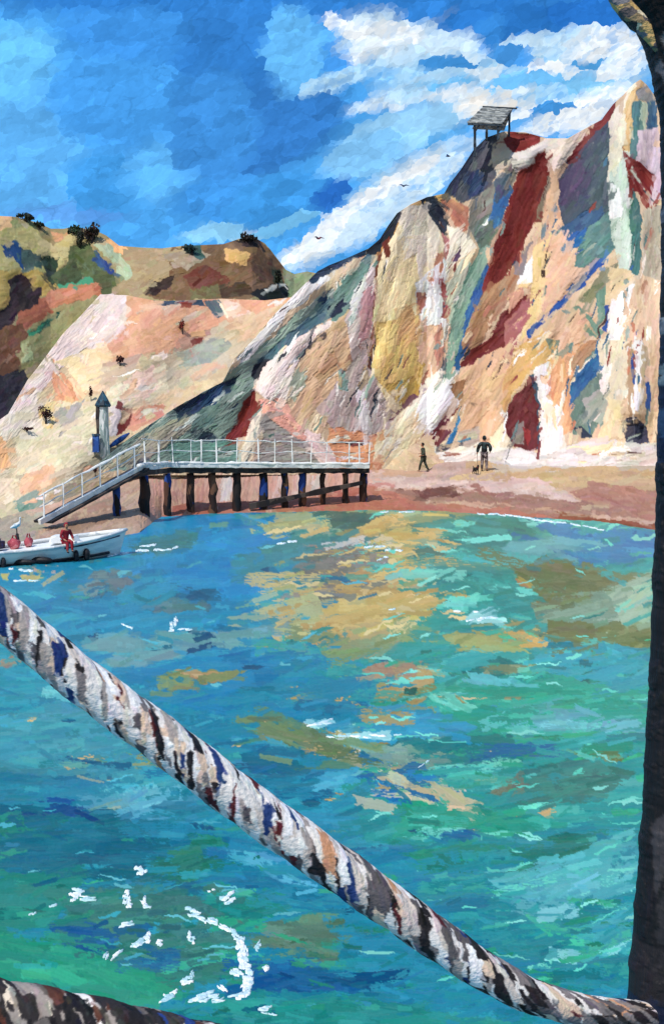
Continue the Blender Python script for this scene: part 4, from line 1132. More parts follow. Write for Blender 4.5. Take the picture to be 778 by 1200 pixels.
def figure(label, loc, rz, H, J, top, legs, group=None, hood=False, hairmat=None, bulk=0.0):
    """J: joints in units of height, forward = +y"""
    r = empty('person', loc, rz); tag(r, label, 'person', group)
    V, E, A = [], [], []
    def v(p, rad, link_to=None):
        V.append(Vector(p) * H); A.append(rad * H); i = len(V) - 1
        if link_to is not None: E.append((link_to, i))
        return i
    lean = J.get('lean', 0.0)
    def L(x, y, z): return (x, y + lean * (z - J['hip'][2]), z)
    hx, hy, hz = J['hip']
    pel = v(J['hip'], .075); wst = v(L(hx, hy, hz + .09), .066, pel); ch = v(L(hx, hy, hz + .21), .075, wst); nb = v(L(hx, hy, hz + .295), .05, ch)
    nk = v(L(hx, hy, hz + .335), .030, nb); hl = v(L(hx, hy + .008, hz + .375), .044, nk); hm = v(L(hx, hy + .008, hz + .415), .055, hl); ht = v(L(hx, hy + .002, hz + .455), .040, hm)
    v(L(hx, hy + .066, hz + .40), .010, hl)          # nose
    jt = {'pel': pel, 'wst': wst, 'ch': ch, 'nb': nb}
    for s, side in ((-1, 'l'), (1, 'r')):
        sh = v(L(hx + s * .10, hy, hz + .275), .036, nb); el_ = v(J['elbow_' + side], .028, sh); wr = v(J['wrist_' + side], .019, el_)
        d = (Vector(J['wrist_' + side]) - Vector(J['elbow_' + side])).normalized()
        pm = v(Vector(J['wrist_' + side]) + d * .04, .018, wr)
        side_v = Vector((0, 1, 0)) if abs(d.y) < 0.8 else Vector((1, 0, 0))
        base = Vector(J['wrist_' + side]) + d * .055
        for k, ln in enumerate((.036, .042, .040, .030)):
            q = base + side_v * (.018 - .012 * k)
            f1 = v(q + d * ln * .5, .0055, pm); v(q + d * ln + Vector((-s * .008, 0, 0)), .0045, f1)
        t1 = v(Vector(J['wrist_' + side]) + d * .03 + side_v * .026, .006, pm); v(Vector(J['wrist_' + side]) + d * .055 + side_v * .034, .005, t1)
        hp = v((hx + s * .048, hy, hz - .02), .058, pel); kn = v(J['knee_' + side], .040, hp); ank = v(J['ankle_' + side], .024, kn)
        toe = Vector(J['ankle_' + side]) + Vector(J.get('foot', (0, .075, -.03))); v(toe, .018, ank)
        jt.update({'sh' + side: sh, 'el' + side: el_, 'wr' + side: wr, 'hp' + side: hp, 'kn' + side: kn, 'an' + side: ank})
    body_ = skin('body', V, E, A, M_skin, r, 1)
    def over(name, keys, edges, grow, mat, ex={}):
        ix = {k: i for i, k in enumerate(keys)}
        skin(name, [V[jt[k]] for k in keys], [(ix[a], ix[b]) for a, b in edges], [A[jt[k]] * ex.get(k, 1.0) + grow * H for k in keys], mat, r, 1)
    over('jacket', ['pel', 'wst', 'ch', 'nb', 'shl', 'ell', 'wrl', 'shr', 'elr', 'wrr'], [('pel', 'wst'), ('wst', 'ch'), ('ch', 'nb'), ('nb', 'shl'), ('shl', 'ell'), ('ell', 'wrl'), ('nb', 'shr'), ('shr', 'elr'), ('elr', 'wrr')], .014 + bulk, top, {'nb': 1.0})
    over('trousers', ['pel', 'hpl', 'knl', 'anl', 'hpr', 'knr', 'anr'], [('pel', 'hpl'), ('hpl', 'knl'), ('knl', 'anl'), ('pel', 'hpr'), ('hpr', 'knr'), ('knr', 'anr')], .010, legs)
    for side in 'lr':
        a_ = V[jt['an' + side]]; f = Vector(J.get('foot', (0, .075, -.03))) * H
        skin('shoe', [a_ + Vector((0, -.012 * H, -.012 * H)), a_ + f * .6, a_ + f * 1.08], [(0, 1), (1, 2)], [.030 * H, .024 * H, .020 * H], M_black, r, 1)
    # hair / hood: a shell over the crown and back of the head
    bm = bmesh.new(); bmesh.ops.create_uvsphere(bm, u_segments=14, v_segments=10, radius=1)
    hc = Vector(L(hx, hy, hz + .418)) * H
    bmesh.ops.delete(bm, geom=[q for q in bm.verts if q.co.y > 0.35 and q.co.z < 0.45 or q.co.z < -0.75], context='VERTS')
    for q in bm.verts:
        q.co = hc + Vector((q.co.x * .060, q.co.y * .066 - .006, q.co.z * (.075 if hood else .066))) * H
    obj('hood' if hood else 'hair', bm, hairmat or M_hair, r, True)
    for s in (-1, 1):
        bm = bmesh.new(); bmesh.ops.create_icosphere(bm, subdivisions=1, radius=.008 * H)
        bmesh.ops.translate(bm, verts=bm.verts, vec=Vector(L(hx + s * .022, hy + .054, hz + .418)) * H); obj('eye', bm, M_eye, body_, True)
    return r

def beach_at(px, py):
    return at(px, py, float(beach_Y(np.array(float(px)), np.array(float(py)))))
# walker, mid-stride
pA = beach_at(496, 553)
hA = 35 * pA.y / F
figure('slim person in dark green striding along the beach near the jetty end', pA + Vector((0, 0, 0.0)), R(75), hA,
       dict(hip=(0, .0, .50), lean=.10, elbow_l=(-.15, -.05, .64), wrist_l=(-.15, .05, .56), elbow_r=(.15, .0, .64), wrist_r=(.14, .12, .62),
            knee_l=(-.05, .09, .28), ankle_l=(-.05, .14, .045), knee_r=(.05, -.05, .27), ankle_r=(.05, -.17, .05)), M_green, M_green)
pB = beach_at(567, 552)
hB = 42 * pB.y / F
figure('broad person in a black jacket and grey trousers below the orange sand gully', pB, R(-14), hB,
       dict(hip=(0, 0, .50), lean=.0, elbow_l=(-.17, .0, .65), wrist_l=(-.20, .05, .52), elbow_r=(.175, .0, .65), wrist_r=(.15, .08, .55),
            knee_l=(-.06, .035, .27), ankle_l=(-.065, .0, .045), knee_r=(.06, .01, .27), ankle_r=(.075, -.03, .045)), M_dark, M_grey, hood=True, hairmat=M_dark, bulk=.012)
# dog on a lead
pD = beach_at(556.5, 556)
dog = empty('dog', pD, R(205)); tag(dog, 'small black dog standing beside the person in the black jacket', 'dog')
s = 0.62
Vd = [(0,0,.46),(0,.16,.45),(0,.30,.47),(0,-.18,.46),(0,.38,.58),(0,.43,.68),(0,.53,.65),(0,-.28,.55),(0,-.34,.68)]
Ed = [(0,1),(1,2),(0,3),(2,4),(4,5),(5,6),(3,7),(7,8)]; Rd = [.10,.12,.12,.10,.075,.08,.035,.03,.02]
for sx in (-1, 1):
    i = len(Vd); Vd += [(sx*.08,.28,.34),(sx*.085,.26,.18),(sx*.085,.28,.035),(sx*.085,.32,.02)]; Ed += [(2,i),(i,i+1),(i+1,i+2),(i+2,i+3)]; Rd += [.055,.035,.028,.026]
    i = len(Vd); Vd += [(sx*.08,-.14,.30),(sx*.085,-.26,.17),(sx*.085,-.22,.035),(sx*.085,-.17,.02)]; Ed += [(3,i),(i,i+1),(i+1,i+2),(i+2,i+3)]; Rd += [.065,.036,.026,.026]
    i = len(Vd); Vd += [(sx*.06,.42,.76)]; Ed += [(5,i)]; Rd += [.022]
dogb = skin('body', [Vector(v_) * s for v_ in Vd], Ed, [r_ * s for r_ in Rd], M_fur, dog, 1)
bm = bmesh.new(); c0 = Vector((0,.385*s,.585*s)); add_tube(bm, [c0 + Vector((0, -.012, -.006)), c0 + Vector((0, .012, .006))], .082 * s, 10); obj('collar', bm, M_red, dogb)
def world(o, p): return Matrix.Translation(o.location) @ Euler(o.rotation_euler).to_matrix().to_4x4() @ Vector(p)
pw_ = pB + Matrix.Rotation(R(-14), 3, 'Z') @ (Vector((-.21, .08, .47)) * hB)
bm = bmesh.new(); e0 = world(dog, c0); add_tube(bm, [e0.lerp(pw_, t) - Vector((0, 0, 0.10 * math.sin(math.pi * t))) for t in np.linspace(0, 1, 8)], 0.010, 5)
tag(obj('leash', bm, M_black), 'thin dark lead running from the person to the small black dog', 'leash')

# ---------------- white launch at the foot of the ramp
A_ = at(-70, 671, float(water_Y(671))); A_.z = 0; B_ = at(168, 651, float(water_Y(651))); B_.z = 0
ax = (B_ - A_); Lb = ax.length; ax.normalize(); nrm = Vector((-ax.y, ax.x, 0))
boat = empty('launch', (A_ + B_) / 2 + nrm * 0.75); tag(boat, 'long white motor launch lying at the foot of the jetty ramp', 'boat')
def hull_pt(t, s_, k):
    """t along, s_ -1 near .. 1 far, k 0 keel .. 1 gunwale"""
    w = 0.80 * (1 - max(0, (t - 0.55) / 0.45) ** 2.2) * (0.62 + 0.38 * k ** 0.5); sheer = 0.36 + 0.30 * max(0, t - 0.4) ** 1.5 / 0.46
    rake = 0.14 * k * max(0, (t - 0.7) / 0.3)
    return A_ + ax * (Lb * (t * 0.95 + rake * 0.35)) + nrm * (0.8 + s_ * w) + Vector((0, 0, -0.12 + k * (sheer + 0.12)))
bm = bmesh.new(); T = np.linspace(0, 1, 22); prof = [(-1, 1), (-1, .7), (-.98, .4), (-.8, .15), (0, 0), (.8, .15), (.98, .4), (1, .7), (1, 1)]
rings = [[bm.verts.new(hull_pt(t, s_, k)) for s_, k in prof] for t in T]
for a, b in zip(rings, rings[1:]):
    for i in range(len(prof) - 1): bm.faces.new((a[i], a[i + 1], b[i + 1], b[i]))
bm.faces.new(rings[0])
part('hull', bm, M_hull, boat, True)
bm = bmesh.new(); dk = [[bm.verts.new(hull_pt(t, s_ * 0.93, 1) - Vector((0, 0, 0.07))) for s_ in (-1, -.5, 0, .5, 1)] for t in T]
for a, b in zip(dk, dk[1:]):
    for i in range(4): bm.faces.new((a[i], a[i + 1], b[i + 1], b[i]))
part('deck', bm, M_hull, boat)
for s_ in (-1, 1):
    bm = bmesh.new(); add_tube(bm, [hull_pt(t, s_, 1.0) for t in T], 0.045, 7); part('gunwale', bm, M_white, boat, True)
bm = bmesh.new(); add_tube(bm, [hull_pt(t, -1.02, 0.30) for t in T[:20]], [0.03 * random.uniform(.6, 1.5) for _ in T[:20]], 6); part('rubbing_strake', bm, M_black, boat)
bm = bmesh.new(); add_tube(bm, [hull_pt(t, -1.03, 0.86) for t in T[13:21]], [0.012 + .014 * random.random() for _ in T[13:21]], 6); part('stripe', bm, M_navy, boat)
bm = bmesh.new()
for k in range(7):
    t = 0.27 + k * 0.018; q = hull_pt(t, 0.35, 1.0); add_box(bm, q + Vector((0, 0, 0.10 + random.uniform(-.015, .015))), (0.16, 0.75, 0.2), jit=0.03)
bmesh.ops.remove_doubles(bm, verts=bm.verts[:], dist=0.02); part('engine_cover', bm, M_navy, boat)
bm = bmesh.new(); q = hull_pt(0.70, 0.0, 1); add_box(bm, q + Vector((0, 0, 0.06)), (0.7, 0.7, 0.18), taper=0.85); part('hatch', bm, M_white, boat)
for k, (px_, t, rr) in enumerate([(4, .305, .07), (27, .405, .075), (47, .49, .10), (91, .685, .07), (106, .745, .09)]):
    q = hull_pt(t, -1.0, 0.42); bm = bmesh.new()
    n_ = 7; zz = [0, .02, .08, .16, .24, .30, .32]; rd = [.02, .06, .095, .1, .095, .06, .02]
    lay = k in (1, 2)
    pts = [((z - .16) * (2.0 if lay else 1.0), 0, 0) if lay else (0, 0, z - .16) for z in zz]
    add_tube(bm, pts, [r_ * rr / .1 for r_ in rd], 10); f = obj('fender', bm, M_black, None, True)
    f.location = q + nrm * (-0.09)
    tag(f, ['small black fender at the left edge of the picture on the white boat', 'long black fender lying along the boat left of the red figure', 'thickest long black fender just left of the red figure',
            'small round black fender just right of the red figure', 'rounder black fender hanging furthest right on the white boat'][k], 'fender', 'black fenders along the boat side')
# person in red sitting on the near gunwale, legs over the side
tq = 0.635; g_ = hull_pt(tq, -1, 1); hR = 1.0
yaw = math.atan2(ax.y, ax.x) + math.pi
figure('person in red seated on the side of the white boat, legs over the water', g_ + nrm * 0.10 + Vector((0, 0, 0.10 - 0.50 * hR)), yaw, hR,
       dict(hip=(0, 0, .50), lean=.12, elbow_l=(-.17, .05, .62), wrist_l=(-.13, .16, .56), elbow_r=(.17, .05, .62), wrist_r=(.13, .16, .56),
            knee_l=(-.06, .22, .50), ankle_l=(-.06, .235, .26), knee_r=(.07, .22, .49), ankle_r=(.08, .23, .25), foot=(0, .07, -.03)), M_red, M_red, hairmat=M_red, hood=True)
# rounded pink bags on the far edge of the launch
for k, (t, lx) in enumerate([(.475, .32), (.55, .22)]):
    q = hull_pt(t, 0.55, 1); bm = bmesh.new(); bmesh.ops.create_icosphere(bm, subdivisions=3, radius=1)
    for vv in bm.verts:
        n_ = 1 + 0.16 * math.sin(vv.co.x * 5 + k) * math.cos(vv.co.y * 4 + vv.co.z * 3)
        vv.co = Vector((vv.co.x * lx / 2 * n_, vv.co.y * 0.17 * n_, vv.co.z * (0.15 - .02 * k) * n_))
    b_ = empty('bag', q + Vector((0, 0, 0.06)))
    tag(b_, ['larger pink bag on the far side of the white boat', 'smaller pink bag beside the red figure on the boat'][k], 'bag', 'pink bags on the boat')
    obj('sack', bm, M_pink, b_, True)
    bm = bmesh.new(); add_tube(bm, [Vector((-lx * .2, 0, .12)), Vector((-lx * .1, 0, .22)), Vector((lx * .1, 0, .22)), Vector((lx * .2, 0, .12))], .018, 6); obj('handle', bm, M_red, b_)
# mooring stake with a white bird on it, behind the launch
q = at(21, 634, 36.5); bm = bmesh.new()
add_tube(bm, [(0, 0, -0.5), (0.01, 0, 0.0), (-0.01, 0, 0.22)], [.05, .055, .045], 8, .1); st_ = obj('mooring_stake', bm, M_beam, None, True); st_.location = q
tag(st_, 'short dark stake in the shallows behind the white boat', 'stake')
bird = empty('white_bird', q + Vector((-0.01, 0, 0.22)), R(-60)); tag(bird, 'white bird with pale blue wings perched behind the white boat', 'bird')
skin('body', [(0, 0, .24), (0, .07, .29), (0, -.12, .20), (0, -.20, .17), (0, .10, .38), (0, .09, .46), (0, .13, .49)], [(0, 1), (0, 2), (2, 3), (1, 4), (4, 5), (5, 6)], [.075, .06, .05, .015, .028, .03, .036], M_white, bird, 1)
bm = bmesh.new(); add_tube(bm, [(0, .155, .485), (0, .23, .47)], [.014, .003], 6); obj('beak', bm, mat_patchy('beak', [(216,160,60),(200,140,50)], 8), bird)
for s_ in (-1, 1):
    bm = bmesh.new(); add_tube(bm, [(s_ * .025, 0, 0), (s_ * .028, -.01, .19)], .010, 6); obj('leg', bm, M_beam, bird)
    bm = bmesh.new(); add_tube(bm, [(s_ * .062, .06, .29), (s_ * .078, -.04, .245), (s_ * .055, -.19, .18)], [.02, .045, .01], 8); obj('wing', bm, mat_patchy('pale_blue_wing', [(150,186,206),(190,210,220)], 8), bird, True)

# ---------------- shelter on the cliff top
Yh = 74.0
sh_ = empty('shelter', at(572, 168, Yh)); tag(sh_, 'grey shingle roofed open shelter on thin posts on the cliff top', 'shelter')
fl, fr = at(547, 143.5, Yh), at(588, 145, Yh); bl, br = at(566, 125.5, Yh + 1.3), at(600, 127.5, Yh + 1.3)
bm = bmesh.new()
def slab(a, b, c, d, th):
    lo = [bm.verts.new(p + Vector((0, 0, -th))) for p in (a, b, c, d)]; up = [bm.verts.new(p) for p in (a, b, c, d)]
    bm.faces.new(up); bm.faces.new(lo[::-1])
    for i in range(4): bm.faces.new((lo[i], lo[(i + 1) % 4], up[(i + 1) % 4], up[i]))
rows_ = 5
for k in range(rows_):                                # overlapping shingle courses
    t0, t1 = k / rows_, (k + 1.12) / rows_
    j = [Vector((0, 0, random.uniform(-.015, .015))) for _ in range(2)]
    slab(fl.lerp(bl, t0) + Vector((0, -.02, .05)) + j[0], fr.lerp(br, t0) + Vector((0, -.02, .05)) + j[1], fr.lerp(br, min(t1, 1.02)) + Vector((0, 0, .01)), fl.lerp(bl, min(t1, 1.02)) + Vector((0, 0, .01)), 0.06)
roof_ = part('roof', bm, M_slate, sh_)
bm = bmesh.new(); rl, rr_ = bl + Vector((-0.5, 1.3, -.92)), br + Vector((-0.3, 1.3, -.92)); slab(bl + Vector((0, .02, 0)), br + Vector((0, .02, 0)), rr_, rl, .06); part('rear_roof', bm, M_slate, sh_)
bm = bmesh.new(); add_bar(bm, fl + Vector((0.05, .05, -.07)), fr + Vector((-.02, .05, -.07)), .10, .13, .1, 5); part('eaves_beam', bm, M_post, sh_)
bm = bmesh.new(); add_bar(bm, bl + Vector((-.05, 0, .02)), br + Vector((.28, 0, .02)), .09, .08, .2, 5); obj('ridge_board', bm, M_post, roof_)
for (px_, y0, y1, dY) in ((556, 145, 184, .12), (583.5, 146, 164, .12), (596, 132, 160, 1.5), (570, 135, 165, 2.0)):
    bm = bmesh.new(); a = at(px_, y0, Yh + dY); b = at(px_, y1, Yh + dY); a.x += random.uniform(-.05, .05)
    add_bar(bm, b, a, .13, None, .25, 6); part('post', bm, M_post, sh_)
for (x0, y0, x1, y1) in ((583, 156, 590, 147), (556, 155, 561, 147)):
    bm = bmesh.new(); add_bar(bm, at(x0, y0, Yh + .12), at(x1, y1, Yh + .10), .08, None, .2, 4); part('brace', bm, M_post, sh_)

# ---------------- white beacon on the slope
def slope_pt(px, py):
    a_ = np.array([[float(px)]]); b_ = np.array([[float(py)]])
    return at(px, py, float(Yslope(a_, b_)[0, 0]))
pb = slope_pt(123, 528) + Vector((0, -.25, 0)); u = pb.y / F
bc = empty('beacon', pb); tag(bc, 'narrow white beacon tower with pointed slate blue cap on the sand slope', 'beacon')
bm = bmesh.new(); add_tube(bm, [(0, 0, -.4)] + [(random.uniform(-.008, .008), 0, z * u) for z in (2, 14, 26, 38, 50, 53)], [8 * u, 7.6 * u, 7 * u, 6.8 * u, 6.6 * u, 6.4 * u, 6.4 * u], 10, .04); obj('column', bm, M_col, bc)
bm = bmesh.new(); add_tube(bm, [(0, 0, 51 * u), (0, 0, 53 * u), (0, 0, 62 * u), (0, 0, 70 * u)], [8.5 * u, 9.6 * u, 5 * u, .4 * u], 10, .05); obj('cap', bm, M_cap, bc)
bm = bmesh.new(); add_bar(bm, (-5.6 * u, -3.8 * u, 0), (-5.4 * u, -3.8 * u, 52 * u), 3.6 * u, 4 * u, .2, 10); obj('downpipe', bm, M_beam, bc)
pl_ = slope_pt(115.5, 527) + Vector((0, -.45, 0)); bx = empty('locker', pl_); tag(bx, 'small blue locker at the left foot of the white beacon', 'locker')
bm = bmesh.new(); add_box(bm, (0, 0, 7 * u), (7.5 * u, 8 * u, 19 * u), taper=.94, jit=.01); obj('box', bm, M_blue, bx)
bm = bmesh.new(); add_box(bm, (0, 0, 17.5 * u), (8.4 * u, 9 * u, 2.2 * u), taper=.9); obj('lid', bm, M_cap, bx)
a = slope_pt(130, 525) + Vector((0, -.5, 0.02)); b = slope_pt(154, 508) + Vector((0, -.5, 0.02)); bm = bmesh.new()
pts = [a.lerp(b, t) for t in np.linspace(0, 1, 9)]
add_tube(bm, pts, [.02, .07, .10, .12, .125, .12, .10, .07, .03], 8)
tag(obj('upturned_canoe', bm, M_blue, None, True), 'slim dark blue upturned canoe lying right of the white beacon', 'canoe')

# ---------------- bushes
def bush(label, px, py, Y, w, h, cols, n=260, stem=True, group=None, leafpx=2.2, lean=0.0, cat='bush'):
    u = Y / F; base = at(px, py, Y); o = empty('bush', base); tag(o, label, cat, group)
    bm = bmesh.new()
    lobes = [(random.uniform(-.55, .55), random.uniform(-.4, .4), random.uniform(-.45, .6), random.uniform(.45, .8)) for _ in range(7)]
    for _ in range(n):
        lx, ly, lz, lr = random.choice(lobes)
        d = Vector((random.gauss(0, 1), random.gauss(0, 1), random.gauss(0, 1))).normalized() * lr * random.random() ** 0.4
        c = Vector(((lx + d.x) * w / 2 * u * .75 + lean * (lz + d.z) * w * u * .3, (ly + d.y) * w / 2 * u * .7, h * u * .5 + (lz + d.z) * h / 2 * u * .75))
        s_ = leafpx * u * random.uniform(.5, 1.3); rm = Euler([random.uniform(0, 6.3) for _ in range(3)]).to_matrix()
        q = [c + rm @ Vector((x * s_, y * s_, 0)) for x, y in ((-1, -.2), (0, -.55), (1, 0), (.1, .6))]
        bm.faces.new([bm.verts.new(p) for p in q])
    obj('foliage', bm, mat_patchy('leaves_' + str(len(bpy.data.materials)), cols, 2.0 / (u * 10)), o)
    if stem:
        bm = bmesh.new(); add_tube(bm, [(0, 0, -h * u * .3), (w * u * .03, 0, h * u * .3), (w * u * .12, 0, h * u * .7)], [w * u * .07, w * u * .05, w * u * .02], 7, .1)
        add_tube(bm, [(w * u * .02, 0, h * u * .1), (-w * u * .25, 0, h * u * .6)], [w * u * .04, w * u * .015], 6); obj('stem', bm, M_beam, o)
    return o
def hill_pt(px, py):
    return float(Yhill(np.array([[float(px)]]), np.array([[float(py)]]))[0, 0])
DK = [(44,54,44),(58,64,48),(34,42,38),(50,48,44)]
bush('low dark bush at the far left of the hill crest', 31, 261, hill_pt(31, 260), 24, 12, DK, 220, group='bushes along the hill crest', lean=-.5)
bush('small dark bush sloping down the crest between the two larger ones', 47, 267, hill_pt(47, 268), 16, 8, DK, 120, group='bushes along the hill crest', lean=-.5)
bush('green bush on the crest with a bent trunk below it', 86, 276, hill_pt(86, 274), 24, 13, [(50,72,54),(40,58,48),(64,82,58)], 220, group='bushes along the hill crest')
bush('largest brownish dark bush on the crest above the green hollow', 108, 286, hill_pt(108, 284), 26, 26, [(62,48,46),(78,58,52),(44,38,40),(50,52,46)], 420, group='bushes along the hill crest')
bush('dark bush hanging down the hillside under the green one', 94, 292, hill_pt(94, 290), 12, 22, DK, 180, group='bushes along the hill crest')
bush('low teal green bush on the ridge before the brown knoll', 225, 296, hill_pt(225, 296) - .3, 26, 10, [(58,84,84),(46,66,70),(74,96,90)], 220)
bush('dark bush on top of the brown knoll', 292, 284, hill_pt(292, 284), 26, 10, [(44,40,38),(60,50,44),(38,36,38)], 220)
bush('dark green bush on the right flank of the knoll', 326, 334, hill_pt(326, 332) - .5, 12, 20, DK, 180)
def sb(label, px, py, w, h, n, cols, lean=0.0, lp=1.5):
    p = slope_pt(px, py); return bush(label, px, py, p.y - .15, w, h, cols, n, True, 'tufts on the sand slope', lp, lean)
MR = [(64,36,36),(84,44,42),(48,32,34)]
sb('largest maroon tuft at the left on the pale slope', 54, 494, 20, 20, 260, MR)
sb('round maroon tuft alone high on the salmon slope', 141, 426, 12, 9, 150, MR)
sb('tall thin maroon tuft above and left of the beacon', 107, 468, 7, 20, 130, MR, -.4, 1.2)
sb('flat dark tuft lying low left of the beacon', 32, 504, 22, 3, 110, MR)
sb('small dark tuft at the head of the ramp railing', 112, 556, 6, 11, 90, MR, 0, 1.2)
sb('red brown tuft under the knoll on the salmon sand', 214, 388, 12, 14, 150, [(130,52,44),(104,44,40)], 0, 1.3)

# ---------------- birds in the air
def flying(label, px, py, Y, span, rz, cols):
    o = empty('flying_bird', at(px, py, Y), R(rz)); tag(o, label, 'bird', 'birds in the air beside the cliff')
    m = mat_patchy('plumage', cols, 5); k = span
    skin('body', [(0, 0, 0), (0, .18 * k, .02 * k), (0, .26 * k, .03 * k), (0, -.22 * k, -.01 * k)], [(0, 1), (1, 2), (0, 3)], [.085 * k, .06 * k, .05 * k, .03 * k], m, o, 1)
    for s_ in (-1, 1):
        bm = bmesh.new(); add_tube(bm, [(s_ * .03 * k, .02 * k, .02 * k), (s_ * .22 * k, .06 * k, .14 * k), (s_ * .5 * k, -.08 * k, .06 * k)], [.06 * k, .07 * k, .01 * k], 8)
        for vv in bm.verts: vv.co.z = vv.co.z * .8
        obj('wing', bm, m, o, True)
flying('large dark blue bird with a red breast low in the white cloud', 373.5, 279.5, 58, .60, 40, [(40,54,100),(120,40,60),(34,44,84)])
flying('small blue bird high beside the shoulder of the cliff', 525, 183, 62, .5, 70, [(44,66,120),(36,48,90)])
flying('small dark blue bird above the dome of the yellow buttress', 473, 218, 60, .55, 20, [(40,80,150),(34,50,96)])

# ---------------- foreground ropes and post
def rope(label, pts, seed, pal, wts, twist=0.78, bump_=0.09):
    P_ = np.array(pts, float)                       # px, py, radius px, Y
    s0 = np.concatenate([[0], np.cumsum(np.hypot(np.diff(P_[:, 0]), np.diff(P_[:, 1])))])
    n = int(s0[-1] / 1.3); sv = np.linspace(0, s0[-1], n)
    k = np.hanning(61); k /= k.sum()
    def sm(col):
        q = np.interp(sv, s0, P_[:, col]); return np.convolve(np.pad(q, 30, mode='reflect', reflect_type='odd'), k, 'valid')
    X, Yp, Rp, Yd = sm(0), sm(1), sm(2), sm(3)
    c = np.array([at(X[i], Yp[i], Yd[i]) for i in range(n)]); rad = Rp * Yd / F
    T_ = np.gradient(c, axis=0); T_ /= np.linalg.norm(T_, axis=1)[:, None]
    S_ = np.cross(T_, [0, -1, 0.0]); S_ /= np.linalg.norm(S_, axis=1)[:, None]; U_ = np.cross(S_, T_)
    m = 132; th = np.linspace(0, 2 * math.pi, m, endpoint=False)
    g = np.random.default_rng(seed); Lp = int(s0[-1]) + 2; Hc = 170
    sh = Sheet(0, 0, Lp, Hc + 40, pal[0], 40, seed, warp=4)
    pal = np.array(pal, float)
    for _ in range(int(Lp * 0.95)):
        x, y = g.uniform(0, Lp), g.uniform(0, Hc); w = wts(x / Lp) * np.where(pal.mean(1) < 135, 1.8 if (y < 40 or y > 150) else 0.9, 1.0); ci = g.choice(len(pal), p=w / w.sum())  # dark dabs favoured on the underside, painting its shade into the colour
        l, ww = g.uniform(16, 66), g.uniform(4, 15); sl = g.uniform(.8, 1.6)
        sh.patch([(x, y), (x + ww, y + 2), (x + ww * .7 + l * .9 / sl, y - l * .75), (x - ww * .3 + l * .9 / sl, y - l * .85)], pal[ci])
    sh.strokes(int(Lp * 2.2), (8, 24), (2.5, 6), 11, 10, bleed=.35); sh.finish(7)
    SS, TT = np.meshgrid(sv, th, indexing='ij')
    q = TT * Hc / (2 * math.pi)
    # seam: blend the sheet round the circumference
    w_ = np.clip((q - (Hc - 25)) / 25, 0, 1)
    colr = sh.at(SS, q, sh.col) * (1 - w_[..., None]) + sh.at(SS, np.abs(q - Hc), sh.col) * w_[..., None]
    hg = sh.at(SS, q, sh.hg) * (1 - w_) + sh.at(SS, np.abs(q - Hc), sh.hg) * w_
    ph = 1.5 * (TT + SS * twist / 27.0)
    lay = np.abs(np.sin(ph)) ** 0.7
    lump = vnoise(n, m, 20, 26, seed + 4, 2)
    r_ = rad[:, None] * (1 - bump_ + bump_ * lay + 0.02 * lump) + hg * 0.0009
    V = c[:, None, :] + (S_[:, None, :] * np.cos(TT)[..., None] + U_[:, None, :] * np.sin(TT)[..., None]) * r_[..., None]
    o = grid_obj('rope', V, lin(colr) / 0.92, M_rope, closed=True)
    return tag(o, label, 'rope')
M_rope = mat_attr('rope_fibre', 0.75, 0.2, 0.25, 160.0)
PAL = [(236,228,222),(214,200,190),(226,196,172),(244,240,238),(128,120,120),(40,36,38),(90,38,42),(38,60,112),(172,160,154),(96,90,92),(206,150,116)]
def w1(t):
    d = np.clip((t - .5) / .32, 0, 1)
    return np.array([.22, .13, .15, .13, .06, .11, .06, .06, .07, .07, .02]) * (1 - d) + np.array([.05, .06, .05, .03, .16, .36, .03, .09, .08, .22, .02]) * d
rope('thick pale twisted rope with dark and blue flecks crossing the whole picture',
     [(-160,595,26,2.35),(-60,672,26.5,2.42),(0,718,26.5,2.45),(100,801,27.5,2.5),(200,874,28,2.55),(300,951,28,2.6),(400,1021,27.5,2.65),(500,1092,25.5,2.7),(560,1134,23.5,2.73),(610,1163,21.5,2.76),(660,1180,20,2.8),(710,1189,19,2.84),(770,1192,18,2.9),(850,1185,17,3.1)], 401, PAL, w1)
PAL2 = [(44,40,42),(30,28,32),(222,206,186),(150,140,134),(60,54,54),(36,62,126),(84,50,40),(236,230,224),(100,94,92)]
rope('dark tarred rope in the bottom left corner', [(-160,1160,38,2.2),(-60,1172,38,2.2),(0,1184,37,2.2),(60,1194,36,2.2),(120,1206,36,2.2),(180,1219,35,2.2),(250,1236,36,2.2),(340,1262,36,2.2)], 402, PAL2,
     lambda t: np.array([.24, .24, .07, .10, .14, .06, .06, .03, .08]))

POST = [(-260,640),(-120,672),(-40,700),(0,718),(10,722),(30,735),(55,745),(75,750),(100,757),(130,764),(200,768),(400,769),(600,768),(680,766),(750,765),(900,761),(1050,753),(1165,745),(1250,738),(1420,722)]
pyv = np.concatenate([np.arange(-260, 1421, 1.5), np.arange(1426, 2340, 6.0)]); th = np.linspace(0, 2 * math.pi, 150, endpoint=False)
edge = np.interp(pyv, [p[0] for p in POST], [p[1] for p in POST]) + vnoise(1, len(pyv), 16, 1, 71, 3)[0] * 2.2
po = Sheet(700, -260, 900, 1421, (44,42,47), 80, 66, warp=3)
P = po.patch
P([(690,-5),(780,-5),(790,120),(700,120)], (40,37,38), 60)
P([(756,52),(762,48),(766,66),(760,74)], (206,212,220), 80); P([(752,78),(758,76),(776,108),(768,112)], (160,160,170), -60); P([(762,95),(776,90),(780,112),(770,118)], (112,112,120), -60)
P([(764,120),(790,118),(790,250),(768,240)], (38,34,34), 85); P([(766,232),(776,225),(778,262),(768,260)], (150,160,176), 80); P([(768,262),(778,258),(780,330),(768,330)], (62,68,80), 85)
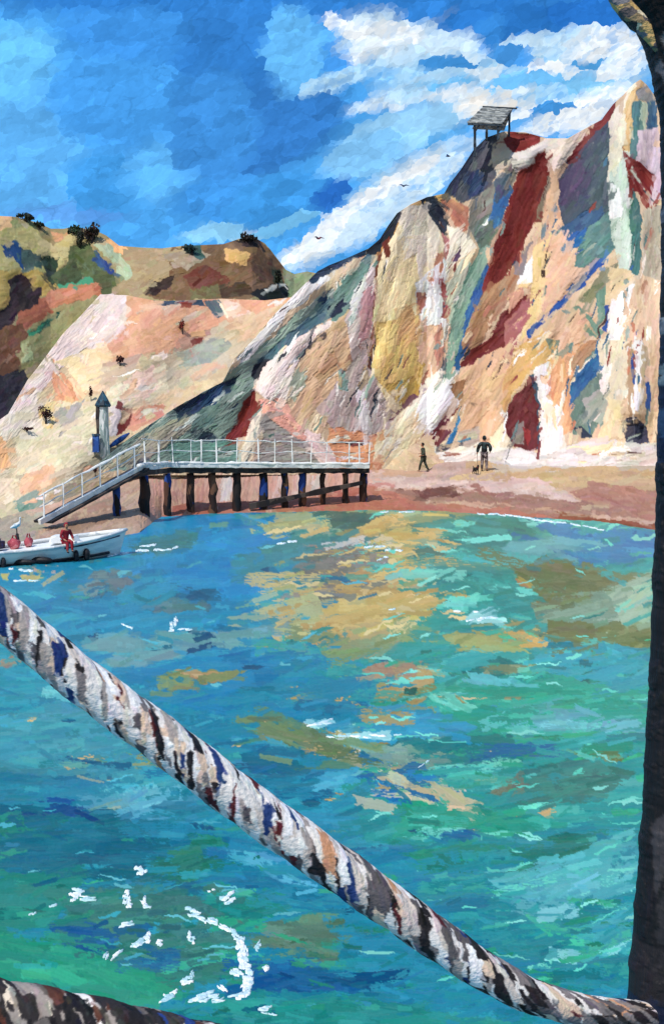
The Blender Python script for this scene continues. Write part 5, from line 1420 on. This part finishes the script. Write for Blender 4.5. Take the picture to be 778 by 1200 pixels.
P([(768,372),(776,370),(778,392),(768,392)], (190,204,216), 80); P([(764,395),(790,392),(790,425),(764,430)], (34,50,80), 85); P([(768,436),(776,434),(778,452),(768,452)], (170,194,216), 80)
P([(764,452),(790,450),(790,640),(764,640)], (28,46,88), 85); P([(768,480),(774,478),(776,510),(768,510)], (70,110,160), 85); P([(764,540),(775,540),(775,640),(764,640)], (30,32,42), 85)
P([(764,960),(778,940),(782,1000),(768,1040)], (104,100,106), 70); P([(770,1040),(780,1030),(778,1090),(768,1090)], (80,78,84), 80); P([(745,1100),(790,1090),(790,1170),(740,1170)], (62,58,64), 70)
P([(730,1165),(790,1150),(790,1200),(730,1200)], (40,52,92), 40)
po.strokes(2600, (10, 34), (3, 9), 6, 20, bleed=.3); po.finish(3)
Y0 = 2.95; cxp = 852.0
TT, PYv = np.meshgrid(th, pyv); rp = (cxp - edge)[:, None]
PXv = cxp - rp * np.cos(TT)
hg = po.at(PXv, PYv, po.hg)
Yv = Y0 - rp * 0.62 * Y0 / F * np.sin(TT) - hg * 0.0022
tx, tz = tdir(cxp, PYv); zc = HC + tz * Y0; xc = float(tdir(cxp, 600)[0]) * Y0
V = np.stack([xc - (rp + hg * 1.0) * np.cos(TT) * Y0 / F, Yv, zc], -1)
M_wood = mat_attr('tarred_wood', 0.6, 0.3, 0.4, 60.0)
post = empty('mooring_post', (xc, Y0, -1.0)); tag(post, 'black weathered timber post filling the right edge', 'post')
o = grid_obj('shaft', V, lin(po.at(PXv, PYv, po.col)) / 3.2, M_wood, closed=True); o.parent = post; o.matrix_parent_inverse = post.matrix_basis.inverted()
bm = bmesh.new(); pts = [(708,-22),(722,5),(732,17),(742,27),(750,36),(757,47),(765,62)]
add_tube(bm, [at(x + 4, y - 2, 2.84) for x, y in pts], [r_ * 2.84 / F for r_ in (11, 10.5, 11, 11, 9, 6, 2)], 14, .13)
bmesh.ops.subdivide_edges(bm, edges=bm.edges[:], cuts=1, use_grid_fill=True)
part('brace', bm, mat_patchy('bare_wood', [(206,170,110),(150,128,96),(92,84,84),(60,54,56),(222,206,176),(120,118,124)], 32, .7, (1, 1, 1.6)), post, True)
